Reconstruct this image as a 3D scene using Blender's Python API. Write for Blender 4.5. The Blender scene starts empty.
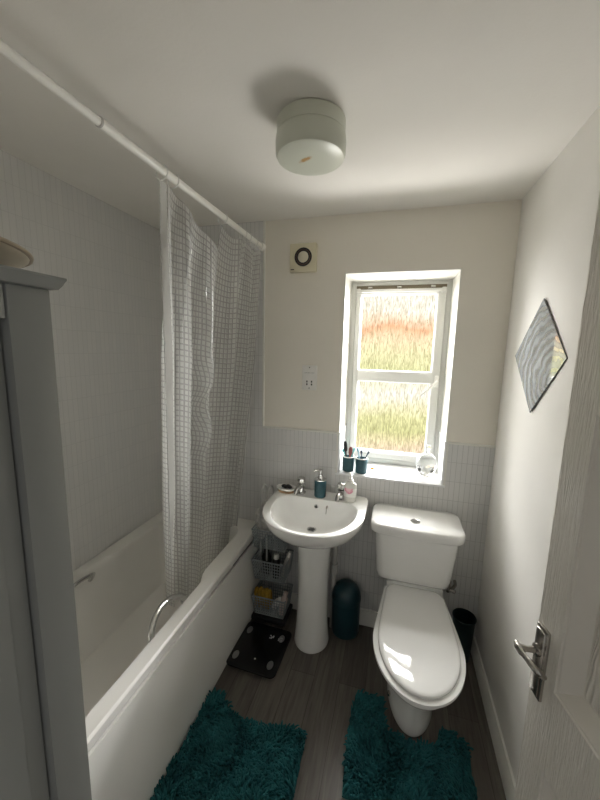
import bpy, bmesh, math, random
from mathutils import Vector, Matrix
random.seed(7)
PI = math.pi
S = bpy.context.scene
COL = S.collection

# ------------------------------------------------------------------ camera
CAMZ = 1.665
cam_d = bpy.data.cameras.new('camera')
cam = bpy.data.objects.new('camera', cam_d); COL.objects.link(cam)
cam_d.sensor_fit = 'HORIZONTAL'; cam_d.sensor_width = 36.0
cam_d.lens = 340.857 / 600 * 36.0
cam_d.clip_start = 0.02
ya, pi_, ro = [math.radians(a) for a in (15.70745, 8.524564, 1.2795412)]
fw = Vector((-math.sin(ya) * math.cos(pi_), math.cos(ya) * math.cos(pi_), -math.sin(pi_)))
rt = Vector((math.cos(ya), math.sin(ya), 0)); up = rt.cross(fw)
r2 = math.cos(ro) * rt + math.sin(ro) * up
u2 = -math.sin(ro) * rt + math.cos(ro) * up
cam.matrix_world = Matrix(((r2.x, u2.x, -fw.x, 0), (r2.y, u2.y, -fw.y, 0), (r2.z, u2.z, -fw.z, CAMZ), (0, 0, 0, 1)))
S.camera = cam

# ------------------------------------------------------------------ world, light, exposure
W = bpy.data.worlds.new('overcast_daylight'); S.world = W; W.use_nodes = True
bg = W.node_tree.nodes['Background']
bg.inputs[0].default_value = (1.0, 0.98, 0.95, 1); bg.inputs[1].default_value = 0.33

def area_light(name, loc, target, sx, sy, power, color):
    d = bpy.data.lights.new(name, 'AREA'); d.shape = 'RECTANGLE'; d.size = sx; d.size_y = sy
    d.energy = power; d.color = color
    o = bpy.data.objects.new(name, d); COL.objects.link(o)
    o.location = loc
    o.rotation_euler = (Vector(target) - Vector(loc)).to_track_quat('-Z', 'Y').to_euler()
    return o
# window daylight: open sky above; lamps added below and either side brighten the room
P_SKY, P_LOW, P_WEST, P_EAST = 4500, 950, 1500, 4400
area_light('overcast_sky_light', (0.0, 5.2, 4.25), (0.0, 2.2, 1.5), 5.0, 3.0, P_SKY, (1.0, 0.99, 0.97))
area_light('added_low_light', (0.0, 3.7, -0.45), (0.0, 2.2, 1.5), 3.0, 1.2, P_LOW, (1.0, 0.98, 0.94))
area_light('added_west_light', (-3.1, 5.0, 2.4), (0.0, 2.2, 1.5), 1.9, 2.2, P_WEST, (1.0, 0.99, 0.97))
area_light('added_east_light', (2.3, 5.4, 2.3), (0.0, 2.2, 1.5), 1.9, 2.2, P_EAST, (1.0, 0.99, 0.97))
PANE_GLOW = 1.5
S.view_settings.view_transform = 'Standard'; S.view_settings.look = 'None'
S.view_settings.gamma = 1.0; S.view_settings.use_curve_mapping = False
S.view_settings.exposure = 0.22
S.cycles.max_bounces = 14; S.cycles.diffuse_bounces = 8; S.cycles.transparent_max_bounces = 16
S.cycles.use_denoising = True

# ------------------------------------------------------------------ materials
def new_mat(name):
    m = bpy.data.materials.new(name); m.use_nodes = True
    nt = m.node_tree
    return m, nt, nt.nodes, nt.links, nt.nodes['Principled BSDF']

def plain(name, col, rough=0.5, metal=0.0, var=0.06, scale=12.0, bump=0.0, bscale=60.0, spec=0.5, stretch=(1, 1, 1), coat=0.0):
    m, nt, N, L, b = new_mat(name)
    tc = N.new('ShaderNodeTexCoord'); mp = N.new('ShaderNodeMapping'); mp.inputs['Scale'].default_value = stretch
    L.new(tc.outputs['Object'], mp.inputs[0])
    nz = N.new('ShaderNodeTexNoise'); nz.inputs['Scale'].default_value = scale; nz.inputs['Detail'].default_value = 4
    L.new(mp.outputs[0], nz.inputs['Vector'])
    rp = N.new('ShaderNodeValToRGB')
    lo = [max(0, c * (1 - var)) for c in col]; hi = [min(1, c * (1 + var)) for c in col]
    rp.color_ramp.elements[0].position = 0.3; rp.color_ramp.elements[0].color = (*lo, 1)
    rp.color_ramp.elements[1].position = 0.7; rp.color_ramp.elements[1].color = (*hi, 1)
    L.new(nz.outputs['Fac'], rp.inputs[0]); L.new(rp.outputs[0], b.inputs['Base Color'])
    b.inputs['Roughness'].default_value = rough; b.inputs['Metallic'].default_value = metal
    b.inputs['Specular IOR Level'].default_value = spec
    b.inputs['Coat Weight'].default_value = coat
    if bump:
        n2 = N.new('ShaderNodeTexNoise'); n2.inputs['Scale'].default_value = bscale; n2.inputs['Detail'].default_value = 3
        L.new(mp.outputs[0], n2.inputs['Vector'])
        bp = N.new('ShaderNodeBump'); bp.inputs['Strength'].default_value = bump; bp.inputs['Distance'].default_value = 0.01
        L.new(n2.outputs['Fac'], bp.inputs['Height']); L.new(bp.outputs[0], b.inputs['Normal'])
    return m

def tile_mat(name, axis, bump=0.5, mortar=0.44):
    m, nt, N, L, b = new_mat(name)
    tc = N.new('ShaderNodeTexCoord'); sp = N.new('ShaderNodeSeparateXYZ'); cb = N.new('ShaderNodeCombineXYZ')
    L.new(tc.outputs['Object'], sp.inputs[0])
    L.new(sp.outputs[axis], cb.inputs[0]); L.new(sp.outputs['Z'], cb.inputs[1])
    br = N.new('ShaderNodeTexBrick'); br.offset = 0.0; br.squash = 1.0
    br.inputs['Scale'].default_value = 1.0; br.inputs['Brick Width'].default_value = 0.026
    br.inputs['Row Height'].default_value = 0.108; br.inputs['Mortar Size'].default_value = 0.0014
    br.inputs['Mortar Smooth'].default_value = 0.6; br.inputs['Bias'].default_value = -0.2
    br.inputs['Color1'].default_value = (0.655, 0.655, 0.65, 1); br.inputs['Color2'].default_value = (0.685, 0.68, 0.67, 1)
    br.inputs['Mortar'].default_value = (mortar, mortar, mortar * .99, 1)
    L.new(cb.outputs[0], br.inputs['Vector'])
    L.new(br.outputs['Color'], b.inputs['Base Color'])
    bp = N.new('ShaderNodeBump'); bp.invert = True; bp.inputs['Strength'].default_value = bump; bp.inputs['Distance'].default_value = 0.004
    L.new(br.outputs['Fac'], bp.inputs['Height']); L.new(bp.outputs[0], b.inputs['Normal'])
    b.inputs['Roughness'].default_value = 0.42
    return m

def floor_mat():
    m, nt, N, L, b = new_mat('grey_wood_laminate')
    tc = N.new('ShaderNodeTexCoord'); mp = N.new('ShaderNodeMapping'); mp.inputs['Rotation'].default_value = (0, 0, PI / 2)
    mp.inputs['Location'].default_value = (0.3, 0.055, 0)
    L.new(tc.outputs['Object'], mp.inputs[0])
    br = N.new('ShaderNodeTexBrick'); br.offset = 0.37
    for k, v in {'Scale': 1, 'Brick Width': 1.2, 'Row Height': 0.128, 'Mortar Size': 0.0012, 'Bias': 0.0}.items(): br.inputs[k].default_value = v
    br.inputs['Color1'].default_value = (0.098, 0.087, 0.076, 1); br.inputs['Color2'].default_value = (0.165, 0.150, 0.134, 1)
    br.inputs['Mortar'].default_value = (0.055, 0.047, 0.04, 1)
    L.new(mp.outputs[0], br.inputs['Vector'])
    m2 = N.new('ShaderNodeMapping'); m2.inputs['Scale'].default_value = (26, 2.2, 1)
    L.new(tc.outputs['Object'], m2.inputs[0])
    nz = N.new('ShaderNodeTexNoise'); nz.inputs['Scale'].default_value = 2.0; nz.inputs['Detail'].default_value = 8; nz.inputs['Distortion'].default_value = 1.2
    L.new(m2.outputs[0], nz.inputs['Vector'])
    rp = N.new('ShaderNodeValToRGB'); rp.color_ramp.elements[0].position = 0.3; rp.color_ramp.elements[0].color = (0.62, 0.6, 0.58, 1)
    rp.color_ramp.elements[1].position = 0.72; rp.color_ramp.elements[1].color = (1.15, 1.13, 1.1, 1)
    L.new(nz.outputs['Fac'], rp.inputs[0])
    mx = N.new('ShaderNodeMix'); mx.data_type = 'RGBA'; mx.blend_type = 'MULTIPLY'; mx.inputs[0].default_value = 1.0
    L.new(br.outputs['Color'], mx.inputs[6]); L.new(rp.outputs[0], mx.inputs[7])
    L.new(mx.outputs[2], b.inputs['Base Color'])
    bp = N.new('ShaderNodeBump'); bp.inputs['Strength'].default_value = 0.15; bp.inputs['Distance'].default_value = 0.003
    L.new(nz.outputs['Fac'], bp.inputs['Height']); L.new(bp.outputs[0], b.inputs['Normal'])
    b.inputs['Roughness'].default_value = 0.42
    return m

def pane_mat(name, stops):
    # obscure (bark pattern) glass: lets the sky through; daylight glow and garden colours are painted in as emission
    m, nt, N, L, b = new_mat(name)
    N.remove(b)
    out = N['Material Output']
    tc = N.new('ShaderNodeTexCoord'); sp = N.new('ShaderNodeSeparateXYZ'); L.new(tc.outputs['Generated'], sp.inputs[0])
    mp = N.new('ShaderNodeMapping'); mp.inputs['Scale'].default_value = (130, 1, 16); L.new(tc.outputs['Object'], mp.inputs[0])
    nz = N.new('ShaderNodeTexNoise'); nz.inputs['Scale'].default_value = 1.0; nz.inputs['Detail'].default_value = 3; nz.inputs['Distortion'].default_value = 1.6
    L.new(mp.outputs[0], nz.inputs['Vector'])
    mp2 = N.new('ShaderNodeMapping'); mp2.inputs['Scale'].default_value = (3.5, 1, 5); L.new(tc.outputs['Object'], mp2.inputs[0])
    n2 = N.new('ShaderNodeTexNoise'); n2.inputs['Scale'].default_value = 1.0; L.new(mp2.outputs[0], n2.inputs['Vector'])
    # height along the pane, disturbed by the blur and the streaks
    ma = N.new('ShaderNodeMath'); ma.operation = 'MULTIPLY_ADD'; ma.inputs[1].default_value = 0.33; L.new(n2.outputs['Fac'], ma.inputs[0]); L.new(sp.outputs['Z'], ma.inputs[2])
    mb = N.new('ShaderNodeMath'); mb.operation = 'MULTIPLY_ADD'; mb.inputs[1].default_value = 0.10; L.new(nz.outputs['Fac'], mb.inputs[0]); L.new(ma.outputs[0], mb.inputs[2])
    mc = N.new('ShaderNodeMath'); mc.operation = 'SUBTRACT'; mc.inputs[1].default_value = 0.20; L.new(mb.outputs[0], mc.inputs[0])
    rp = N.new('ShaderNodeValToRGB'); el = rp.color_ramp.elements
    el[0].position = stops[0][0]; el[0].color = (*stops[0][1], 1); el[1].position = stops[-1][0]; el[1].color = (*stops[-1][1], 1)
    for p, c in stops[1:-1]:
        e = el.new(p); e.color = (*c, 1)
    L.new(mc.outputs[0], rp.inputs[0])
    r2_ = N.new('ShaderNodeValToRGB'); r2_.color_ramp.elements[0].position = 0.36; r2_.color_ramp.elements[0].color = (0.50, 0.48, 0.38, 1)
    r2_.color_ramp.elements[1].position = 0.60; r2_.color_ramp.elements[1].color = (1.0, 1.0, 1.0, 1)
    L.new(nz.outputs['Fac'], r2_.inputs[0])
    mx = N.new('ShaderNodeMix'); mx.data_type = 'RGBA'; mx.blend_type = 'MULTIPLY'; mx.inputs[0].default_value = 1.0
    L.new(rp.outputs[0], mx.inputs[6]); L.new(r2_.outputs[0], mx.inputs[7])
    em = N.new('ShaderNodeEmission'); em.inputs[1].default_value = PANE_GLOW; L.new(mx.outputs[2], em.inputs[0])
    tr = N.new('ShaderNodeBsdfTransparent')
    ms = N.new('ShaderNodeMixShader'); ms.inputs[0].default_value = 0.5
    L.new(tr.outputs[0], ms.inputs[1]); L.new(em.outputs[0], ms.inputs[2])
    gl = N.new('ShaderNodeBsdfGlossy'); gl.inputs['Roughness'].default_value = 0.15
    bp = N.new('ShaderNodeBump'); bp.inputs['Strength'].default_value = 0.6; bp.inputs['Distance'].default_value = 0.004
    L.new(nz.outputs['Fac'], bp.inputs['Height']); L.new(bp.outputs[0], gl.inputs['Normal'])
    m3 = N.new('ShaderNodeMixShader'); m3.inputs[0].default_value = 0.04
    L.new(ms.outputs[0], m3.inputs[1]); L.new(gl.outputs[0], m3.inputs[2])
    L.new(m3.outputs[0], out.inputs[0])
    return m

def curtain_mat():
    m, nt, N, L, b = new_mat('waffle_vinyl')
    out = N['Material Output']
    uv = N.new('ShaderNodeUVMap'); uv.uv_map = 'UVMap'
    br = N.new('ShaderNodeTexBrick'); br.offset = 0.0
    for k, v in {'Scale': 1, 'Brick Width': 0.019, 'Row Height': 0.023, 'Mortar Size': 0.0042, 'Mortar Smooth': 1.0}.items(): br.inputs[k].default_value = v
    L.new(uv.outputs[0], br.inputs['Vector'])
    bp = N.new('ShaderNodeBump'); bp.invert = True; bp.inputs['Strength'].default_value = 1.0; bp.inputs['Distance'].default_value = 0.010
    L.new(br.outputs['Fac'], bp.inputs['Height'])
    b.inputs['Base Color'].default_value = (0.80, 0.80, 0.78, 1); b.inputs['Roughness'].default_value = 0.16
    L.new(bp.outputs[0], b.inputs['Normal'])
    tl = N.new('ShaderNodeBsdfTranslucent'); tl.inputs[0].default_value = (0.85, 0.85, 0.83, 1); L.new(bp.outputs[0], tl.inputs['Normal'])
    m1 = N.new('ShaderNodeMixShader'); m1.inputs[0].default_value = 0.45
    L.new(b.outputs[0], m1.inputs[1]); L.new(tl.outputs[0], m1.inputs[2])
    tr = N.new('ShaderNodeBsdfTransparent'); tr.inputs[0].default_value = (0.97, 0.97, 0.96, 1)
    mr = N.new('ShaderNodeMapRange'); mr.inputs['To Min'].default_value = 0.70; mr.inputs['To Max'].default_value = 0.46
    L.new(br.outputs['Fac'], mr.inputs[0])
    m2 = N.new('ShaderNodeMixShader'); L.new(mr.outputs[0], m2.inputs[0])
    L.new(tr.outputs[0], m2.inputs[1]); L.new(m1.outputs[0], m2.inputs[2])
    L.new(m2.outputs[0], out.inputs[0])
    return m

def glass_mat(name, col=(0.97, 0.98, 0.98), rough=0.03):
    m, nt, N, L, b = new_mat(name)
    b.inputs['Base Color'].default_value = (*col, 1); b.inputs['Transmission Weight'].default_value = 1.0
    b.inputs['Roughness'].default_value = rough; b.inputs['IOR'].default_value = 1.45
    nz = N.new('ShaderNodeTexNoise'); nz.inputs['Scale'].default_value = 30
    bp = N.new('ShaderNodeBump'); bp.inputs['Strength'].default_value = 0.15; bp.inputs['Distance'].default_value = 0.01
    L.new(nz.outputs['Fac'], bp.inputs['Height']); L.new(bp.outputs[0], b.inputs['Normal'])
    return m

def door_mat(swirl):
    # moulded door skin with embossed wood grain under gloss paint
    m, nt, N, L, b = new_mat('white_gloss_grained_panel' if swirl else 'white_gloss_grained_stile')
    tc = N.new('ShaderNodeTexCoord'); mp = N.new('ShaderNodeMapping'); mp.inputs['Scale'].default_value = (1, 1, 0.30 if swirl else 0.07)
    L.new(tc.outputs['Object'], mp.inputs[0])
    nz = N.new('ShaderNodeTexNoise'); nz.inputs['Detail'].default_value = 2
    L.new(mp.outputs[0], nz.inputs['Vector'])
    if swirl:
        nz.inputs['Scale'].default_value = 7; nz.inputs['Distortion'].default_value = 1.0
        ml = N.new('ShaderNodeMath'); ml.operation = 'MULTIPLY'; ml.inputs[1].default_value = 330; L.new(nz.outputs['Fac'], ml.inputs[0])
        sn = N.new('ShaderNodeMath'); sn.operation = 'SINE'; L.new(ml.outputs[0], sn.inputs[0]); h = sn.outputs[0]
    else:
        nz.inputs['Scale'].default_value = 260
        rp = N.new('ShaderNodeValToRGB'); rp.color_ramp.elements[0].position = 0.40; rp.color_ramp.elements[1].position = 0.58; L.new(nz.outputs['Fac'], rp.inputs[0]); h = rp.outputs[0]
    bp = N.new('ShaderNodeBump'); bp.inputs['Strength'].default_value = 0.8; bp.inputs['Distance'].default_value = 0.0015
    L.new(h, bp.inputs['Height']); L.new(bp.outputs[0], b.inputs['Normal'])
    b.inputs['Base Color'].default_value = (0.74, 0.71, 0.65, 1); b.inputs['Roughness'].default_value = 0.32
    return m

def shade_mat():
    # pale opal plastic with a yellowed scorch mark near the middle of its base
    m, nt, N, L, b = new_mat('opal_plastic')
    tc = N.new('ShaderNodeTexCoord'); mp = N.new('ShaderNodeMapping'); mp.vector_type = 'TEXTURE'
    mp.inputs['Location'].default_value = (-0.014, -0.012, -0.112); mp.inputs['Rotation'].default_value = (0, 0, -0.5); mp.inputs['Scale'].default_value = (0.034, 0.013, 0.05)
    L.new(tc.outputs['Object'], mp.inputs[0])
    gr = N.new('ShaderNodeTexGradient'); gr.gradient_type = 'SPHERICAL'; L.new(mp.outputs[0], gr.inputs[0])
    nz = N.new('ShaderNodeTexNoise'); nz.inputs['Scale'].default_value = 90; L.new(tc.outputs['Object'], nz.inputs['Vector'])
    ml = N.new('ShaderNodeMath'); ml.operation = 'MULTIPLY'; L.new(gr.outputs['Fac'], ml.inputs[0]); L.new(nz.outputs['Fac'], ml.inputs[1])
    rp = N.new('ShaderNodeValToRGB'); rp.color_ramp.elements[0].position = 0.05; rp.color_ramp.elements[0].color = (0.57, 0.59, 0.51, 1)
    rp.color_ramp.elements[1].position = 0.33; rp.color_ramp.elements[1].color = (0.42, 0.24, 0.07, 1)
    L.new(ml.outputs[0], rp.inputs[0]); L.new(rp.outputs[0], b.inputs['Base Color'])
    b.inputs['Roughness'].default_value = 0.3
    return m

def flower_mat():
    m, nt, N, L, b = new_mat('white_print_with_pink_flower')
    tc = N.new('ShaderNodeTexCoord'); vo = N.new('ShaderNodeTexVoronoi'); vo.inputs['Scale'].default_value = 70
    L.new(tc.outputs['Object'], vo.inputs['Vector'])
    mp = N.new('ShaderNodeMapping'); mp.vector_type = 'TEXTURE'; mp.inputs['Location'].default_value = (-0.008, -0.02, 0.076); mp.inputs['Scale'].default_value = (0.032, 0.06, 0.036)
    L.new(tc.outputs['Object'], mp.inputs[0])
    gr = N.new('ShaderNodeTexGradient'); gr.gradient_type = 'SPHERICAL'; L.new(mp.outputs[0], gr.inputs[0])
    nz = N.new('ShaderNodeTexNoise'); nz.inputs['Scale'].default_value = 80; L.new(tc.outputs['Object'], nz.inputs['Vector'])
    ad = N.new('ShaderNodeMath'); ad.operation = 'MULTIPLY'; L.new(gr.outputs['Fac'], ad.inputs[0]); L.new(nz.outputs['Fac'], ad.inputs[1])
    rp = N.new('ShaderNodeValToRGB'); rp.color_ramp.elements[0].position = 0.08; rp.color_ramp.elements[0].color = (0.85, 0.83, 0.8, 1)
    rp.color_ramp.elements[1].position = 0.16; rp.color_ramp.elements[1].color = (0.72, 0.25, 0.36, 1)
    e = rp.color_ramp.elements.new(0.34); e.color = (0.85, 0.55, 0.6, 1)
    L.new(ad.outputs[0], rp.inputs[0]); L.new(rp.outputs[0], b.inputs['Base Color']); b.inputs['Roughness'].default_value = 0.35
    return m

def mirror_mat():
    # silvered glass dulled by pale wiping smears that sweep round in arcs
    m, nt, N, L, b = new_mat('smeared_mirror_silver')
    b.inputs['Base Color'].default_value = (0.86, 0.88, 0.89, 1); b.inputs['Metallic'].default_value = 1.0; b.inputs['Roughness'].default_value = 0.02
    tc = N.new('ShaderNodeTexCoord'); mp = N.new('ShaderNodeMapping'); mp.vector_type = 'POINT'
    mp.inputs['Location'].default_value = (0, 0.16, 0.10); mp.inputs['Scale'].default_value = (0, 1, 1.3); L.new(tc.outputs['Object'], mp.inputs[0])
    wv = N.new('ShaderNodeTexWave'); wv.wave_type = 'RINGS'; wv.rings_direction = 'SPHERICAL'
    wv.inputs['Scale'].default_value = 7; wv.inputs['Distortion'].default_value = 5; wv.inputs['Detail'].default_value = 3; wv.inputs['Detail Scale'].default_value = 2
    L.new(mp.outputs[0], wv.inputs['Vector'])
    nz = N.new('ShaderNodeTexNoise'); nz.inputs['Scale'].default_value = 9; nz.inputs['Detail'].default_value = 5; L.new(tc.outputs['Object'], nz.inputs['Vector'])
    ml = N.new('ShaderNodeMath'); ml.operation = 'MULTIPLY'; L.new(wv.outputs['Fac'], ml.inputs[0]); L.new(nz.outputs['Fac'], ml.inputs[1])
    mr = N.new('ShaderNodeMapRange'); mr.inputs['From Max'].default_value = 0.6; mr.inputs['To Min'].default_value = 0.26; mr.inputs['To Max'].default_value = 0.70; L.new(ml.outputs[0], mr.inputs[0])
    df = N.new('ShaderNodeBsdfDiffuse'); df.inputs[0].default_value = (0.52, 0.56, 0.60, 1)
    mx = N.new('ShaderNodeMixShader'); L.new(mr.outputs[0], mx.inputs[0]); L.new(b.outputs[0], mx.inputs[1]); L.new(df.outputs[0], mx.inputs[2])
    L.new(mx.outputs[0], N['Material Output'].inputs[0])
    return m

M = {}
M['ceiling'] = plain('ceiling_paint', (0.74, 0.72, 0.68), 0.9, var=0.03, scale=2, bump=0.04, bscale=90)
M['paint'] = plain('cream_wall_paint', (0.81, 0.775, 0.70), 0.85, var=0.03, scale=2, bump=0.05, bscale=80)
M['paint_right'] = plain('satin_wall_paint', (0.78, 0.765, 0.73), 0.5, var=0.03, scale=2.5, bump=0.10, bscale=9)
M['white_trim'] = plain('white_gloss_paint', (0.74, 0.735, 0.69), 0.4, var=0.03)
M['tile_back'] = tile_mat('grey_strip_tile_back', 'X')
M['tile_left'] = tile_mat('grey_strip_tile_left', 'Y', 0.22, 0.57)
M['white_tile'] = plain('white_sill_tile', (0.80, 0.81, 0.82), 0.25, var=0.04, scale=40)
M['floor'] = floor_mat()
M['upvc'] = plain('white_upvc', (0.66, 0.66, 0.63), 0.35, var=0.02)
M['gap_shade_paint'] = plain('gap_shade_paint', (0.20, 0.17, 0.12), 0.8)
M['tub'] = plain('white_acrylic', (0.78, 0.77, 0.74), 0.28, var=0.02, scale=3)
M['panel'] = plain('cream_bath_panel', (0.87, 0.86, 0.82), 0.35, var=0.02, scale=3, bump=0.03, bscale=14)
M['ceramic'] = plain('white_ceramic', (0.88, 0.88, 0.86), 0.12, var=0.02, scale=4, coat=0.4)
M['seat'] = plain('white_gloss_seat', (0.86, 0.86, 0.85), 0.07, var=0.01, scale=4, coat=0.5)
M['chrome'] = plain('chrome', (0.62, 0.62, 0.61), 0.10, 1.0, var=0.03)
M['dull_metal'] = plain('brushed_metal', (0.42, 0.40, 0.37), 0.25, 1.0, var=0.08, scale=30)
M['rail'] = plain('white_rail_enamel', (0.82, 0.81, 0.77), 0.3, var=0.03)
M['teal'] = plain('teal_plastic', (0.022, 0.085, 0.105), 0.42, var=0.12, scale=60, bump=0.15, bscale=220)
M['bin_teal'] = plain('dark_teal_enamel', (0.006, 0.034, 0.046), 0.3, var=0.08)
M['bin_dark'] = plain('dark_green_plastic', (0.006, 0.022, 0.023), 0.5, var=0.1)
M['black'] = plain('black_plastic', (0.010, 0.010, 0.011), 0.35, var=0.2)
M['black_glass'] = plain('black_glass', (0.006, 0.006, 0.007), 0.25, var=0.1, spec=0.35)
M['steel_pad'] = plain('steel_pad', (0.34, 0.34, 0.34), 0.35, 0.8, var=0.1)
M['white_plastic'] = plain('white_plastic', (0.80, 0.79, 0.76), 0.35, var=0.02)
M['cream_plastic'] = plain('yellowed_plastic', (0.72, 0.67, 0.50), 0.4, var=0.04)
M['cream_dark'] = plain('pale_fan_centre', (0.66, 0.62, 0.50), 0.5)
M['cabinet'] = plain('blue_grey_cabinet_paint', (0.265, 0.275, 0.268), 0.45, var=0.03, scale=6, bump=0.02)
M['platewood'] = plain('pale_glazed_pottery', (0.60, 0.53, 0.42), 0.4, var=0.08, scale=25)
M['bowl_band'] = plain('tan_glaze', (0.40, 0.32, 0.23), 0.35, var=0.1)
M['teal_pile'] = plain('teal_chenille', (0.028, 0.138, 0.152), 0.9, var=0.35, scale=18, spec=0.1)
M['teal_back'] = plain('teal_backing', (0.012, 0.10, 0.108), 0.95, var=0.1)
M['grey_basket'] = plain('grey_plastic_basket', (0.30, 0.33, 0.34), 0.5, var=0.05)
M['wire'] = plain('pale_wire', (0.55, 0.55, 0.54), 0.3, 0.6)
M['yellow'] = plain('mustard_cloth', (0.42, 0.25, 0.03), 0.9, var=0.2, scale=40, bump=0.3, bscale=120)
M['net'] = plain('pale_mesh_net', (0.55, 0.54, 0.52), 0.8, var=0.3, scale=60, bump=0.5, bscale=90)
M['pinkish'] = plain('pale_pink_plastic', (0.62, 0.50, 0.46), 0.4)
M['brown'] = plain('brown_plastic', (0.10, 0.05, 0.03), 0.5)
M['redbrown'] = plain('reddish_brown_plastic', (0.30, 0.09, 0.08), 0.4)
M['aqua'] = plain('aqua_plastic', (0.12, 0.42, 0.42), 0.35)
M['blue'] = plain('pale_blue_plastic', (0.30, 0.50, 0.62), 0.35)
M['navy'] = plain('dark_blue_plastic', (0.03, 0.05, 0.09), 0.35)
M['bamboo'] = plain('bamboo', (0.42, 0.27, 0.15), 0.55, var=0.15, scale=20, stretch=(1, 8, 1))
M['grey_pipe'] = plain('grey_waste_pipe', (0.45, 0.44, 0.42), 0.4)
M['mirror'] = mirror_mat()
M['mirror_edge'] = plain('mirror_dark_edge', (0.05, 0.05, 0.05), 0.4)
M['curtain'] = curtain_mat()
M['hem'] = M['curtain']
M['ring'] = plain('clear_white_ring', (0.75, 0.75, 0.72), 0.25)
M['crystal'] = glass_mat('clear_glass')
M['soap'] = plain('milky_soap_bottle', (0.72, 0.71, 0.66), 0.25, var=0.03)
M['door_bead'] = plain('white_gloss_moulding', (0.72, 0.69, 0.63), 0.32, var=0.03)
M['door'] = door_mat(False); M['door_panel'] = door_mat(True)
M['shade'] = shade_mat()
M['flower'] = flower_mat()
M['grey_text'] = plain('grey_print', (0.25, 0.25, 0.25), 0.6)
M['display'] = plain('pale_print', (0.62, 0.63, 0.62), 0.5)
Wt = (1.0, 0.94, 0.84); Yg = (0.66, 0.65, 0.28); Or = (1.0, 0.50, 0.27); Pk = (0.92, 0.70, 0.52); Ly = (0.92, 0.86, 0.56)
M['pane_top'] = pane_mat('obscure_glass_upper', [(0.0, (0.74, 0.74, 0.36)), (0.25, (0.88, 0.82, 0.46)), (0.44, (0.98, 0.76, 0.48)), (0.58, Or), (0.68, (1.0, 0.72, 0.5)), (0.82, (1.0, 0.93, 0.80)), (1.0, Wt)])
M['pane_low'] = pane_mat('obscure_glass_lower', [(0.0, Pk), (0.16, (0.84, 0.72, 0.42)), (0.34, Yg), (0.52, (0.74, 0.72, 0.34)), (0.68, Ly), (0.84, Wt), (1.0, (0.93, 0.89, 0.68))])

# ------------------------------------------------------------------ mesh helpers
def box(bm, x0, x1, y0, y1, z0, z1, bev=0.0, seg=2):
    r = bmesh.ops.create_cube(bm, size=1.0)
    for v in r['verts']:
        v.co = Vector((x0 + (v.co.x + .5) * (x1 - x0), y0 + (v.co.y + .5) * (y1 - y0), z0 + (v.co.z + .5) * (z1 - z0)))
    if bev:
        es = list({e for v in r['verts'] for e in v.link_edges})
        bmesh.ops.bevel(bm, geom=es, offset=bev, segments=seg, affect='EDGES', profile=0.5)

def loft(bm, rings, cap0=True, cap1=True, closed=True):
    vs = [[bm.verts.new(p) for p in r] for r in rings]
    n = len(rings[0])
    for a, b in zip(vs[:-1], vs[1:]):
        for i in range(n if closed else n - 1):
            j = (i + 1) % n
            bm.faces.new((a[i], a[j], b[j], b[i]))
    if cap0: bm.faces.new(list(reversed(vs[0])))
    if cap1: bm.faces.new(vs[-1])
    return vs

def lathe(bm, prof, c=(0, 0, 0), seg=32, sx=1.0, sy=1.0, cap0=True, cap1=True):
    rings = [[(c[0] + r * sx * math.cos(2 * PI * i / seg), c[1] + r * sy * math.sin(2 * PI * i / seg), c[2] + z) for i in range(seg)] for r, z in prof]
    loft(bm, rings, cap0, cap1)

def frames(pts):
    P = [Vector(p) for p in pts]; out = []
    prev = None
    for i in range(len(P)):
        t = (P[min(i + 1, len(P) - 1)] - P[max(i - 1, 0)]).normalized()
        if prev is None:
            a = Vector((0, 0, 1)) if abs(t.z) < .9 else Vector((1, 0, 0))
            n = (a - t * a.dot(t)).normalized()
        else:
            n = (prev - t * prev.dot(t)).normalized()
        prev = n; out.append((P[i], n, t.cross(n)))
    return out

def tube(bm, pts, r, seg=10, flat=1.0):
    rs = r if isinstance(r, (list, tuple)) else [r] * len(pts)
    rings = []
    for (p, n, b), rr in zip(frames(pts), rs):
        rings.append([tuple(p + n * rr * math.cos(2 * PI * k / seg) + b * rr * flat * math.sin(2 * PI * k / seg)) for k in range(seg)])
    loft(bm, rings)

def smooth_path(pts, n=6):
    P = [Vector(p) for p in pts]; P = [P[0] * 2 - P[1]] + P + [P[-1] * 2 - P[-2]]
    out = []
    for i in range(1, len(P) - 2):
        for k in range(n):
            t = k / n
            a, b, c, d = P[i - 1:i + 3]
            out.append(0.5 * ((2 * b) + (c - a) * t + (2 * a - 5 * b + 4 * c - d) * t * t + (3 * b - a - 3 * c + d) * t ** 3))
    out.append(P[-2]); return out

def rrect(x0, x1, y0, y1, r, z, k=6):
    pts = []
    for cx, cy, a0 in ((x1 - r, y1 - r, 0), (x0 + r, y1 - r, PI / 2), (x0 + r, y0 + r, PI), (x1 - r, y0 + r, 1.5 * PI)):
        for i in range(k + 1):
            a = a0 + PI / 2 * i / k
            pts.append((cx + r * math.cos(a), cy + r * math.sin(a), z))
    return pts

def ellipsoid(bm, c, r, seg=20, rot=None):
    R = bmesh.ops.create_uvsphere(bm, u_segments=seg, v_segments=seg // 2 + 2, radius=1.0)
    for v in R['verts']:
        p = Vector((v.co.x * r[0], v.co.y * r[1], v.co.z * r[2]))
        if rot: p = rot @ p
        v.co = p + Vector(c)

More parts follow.
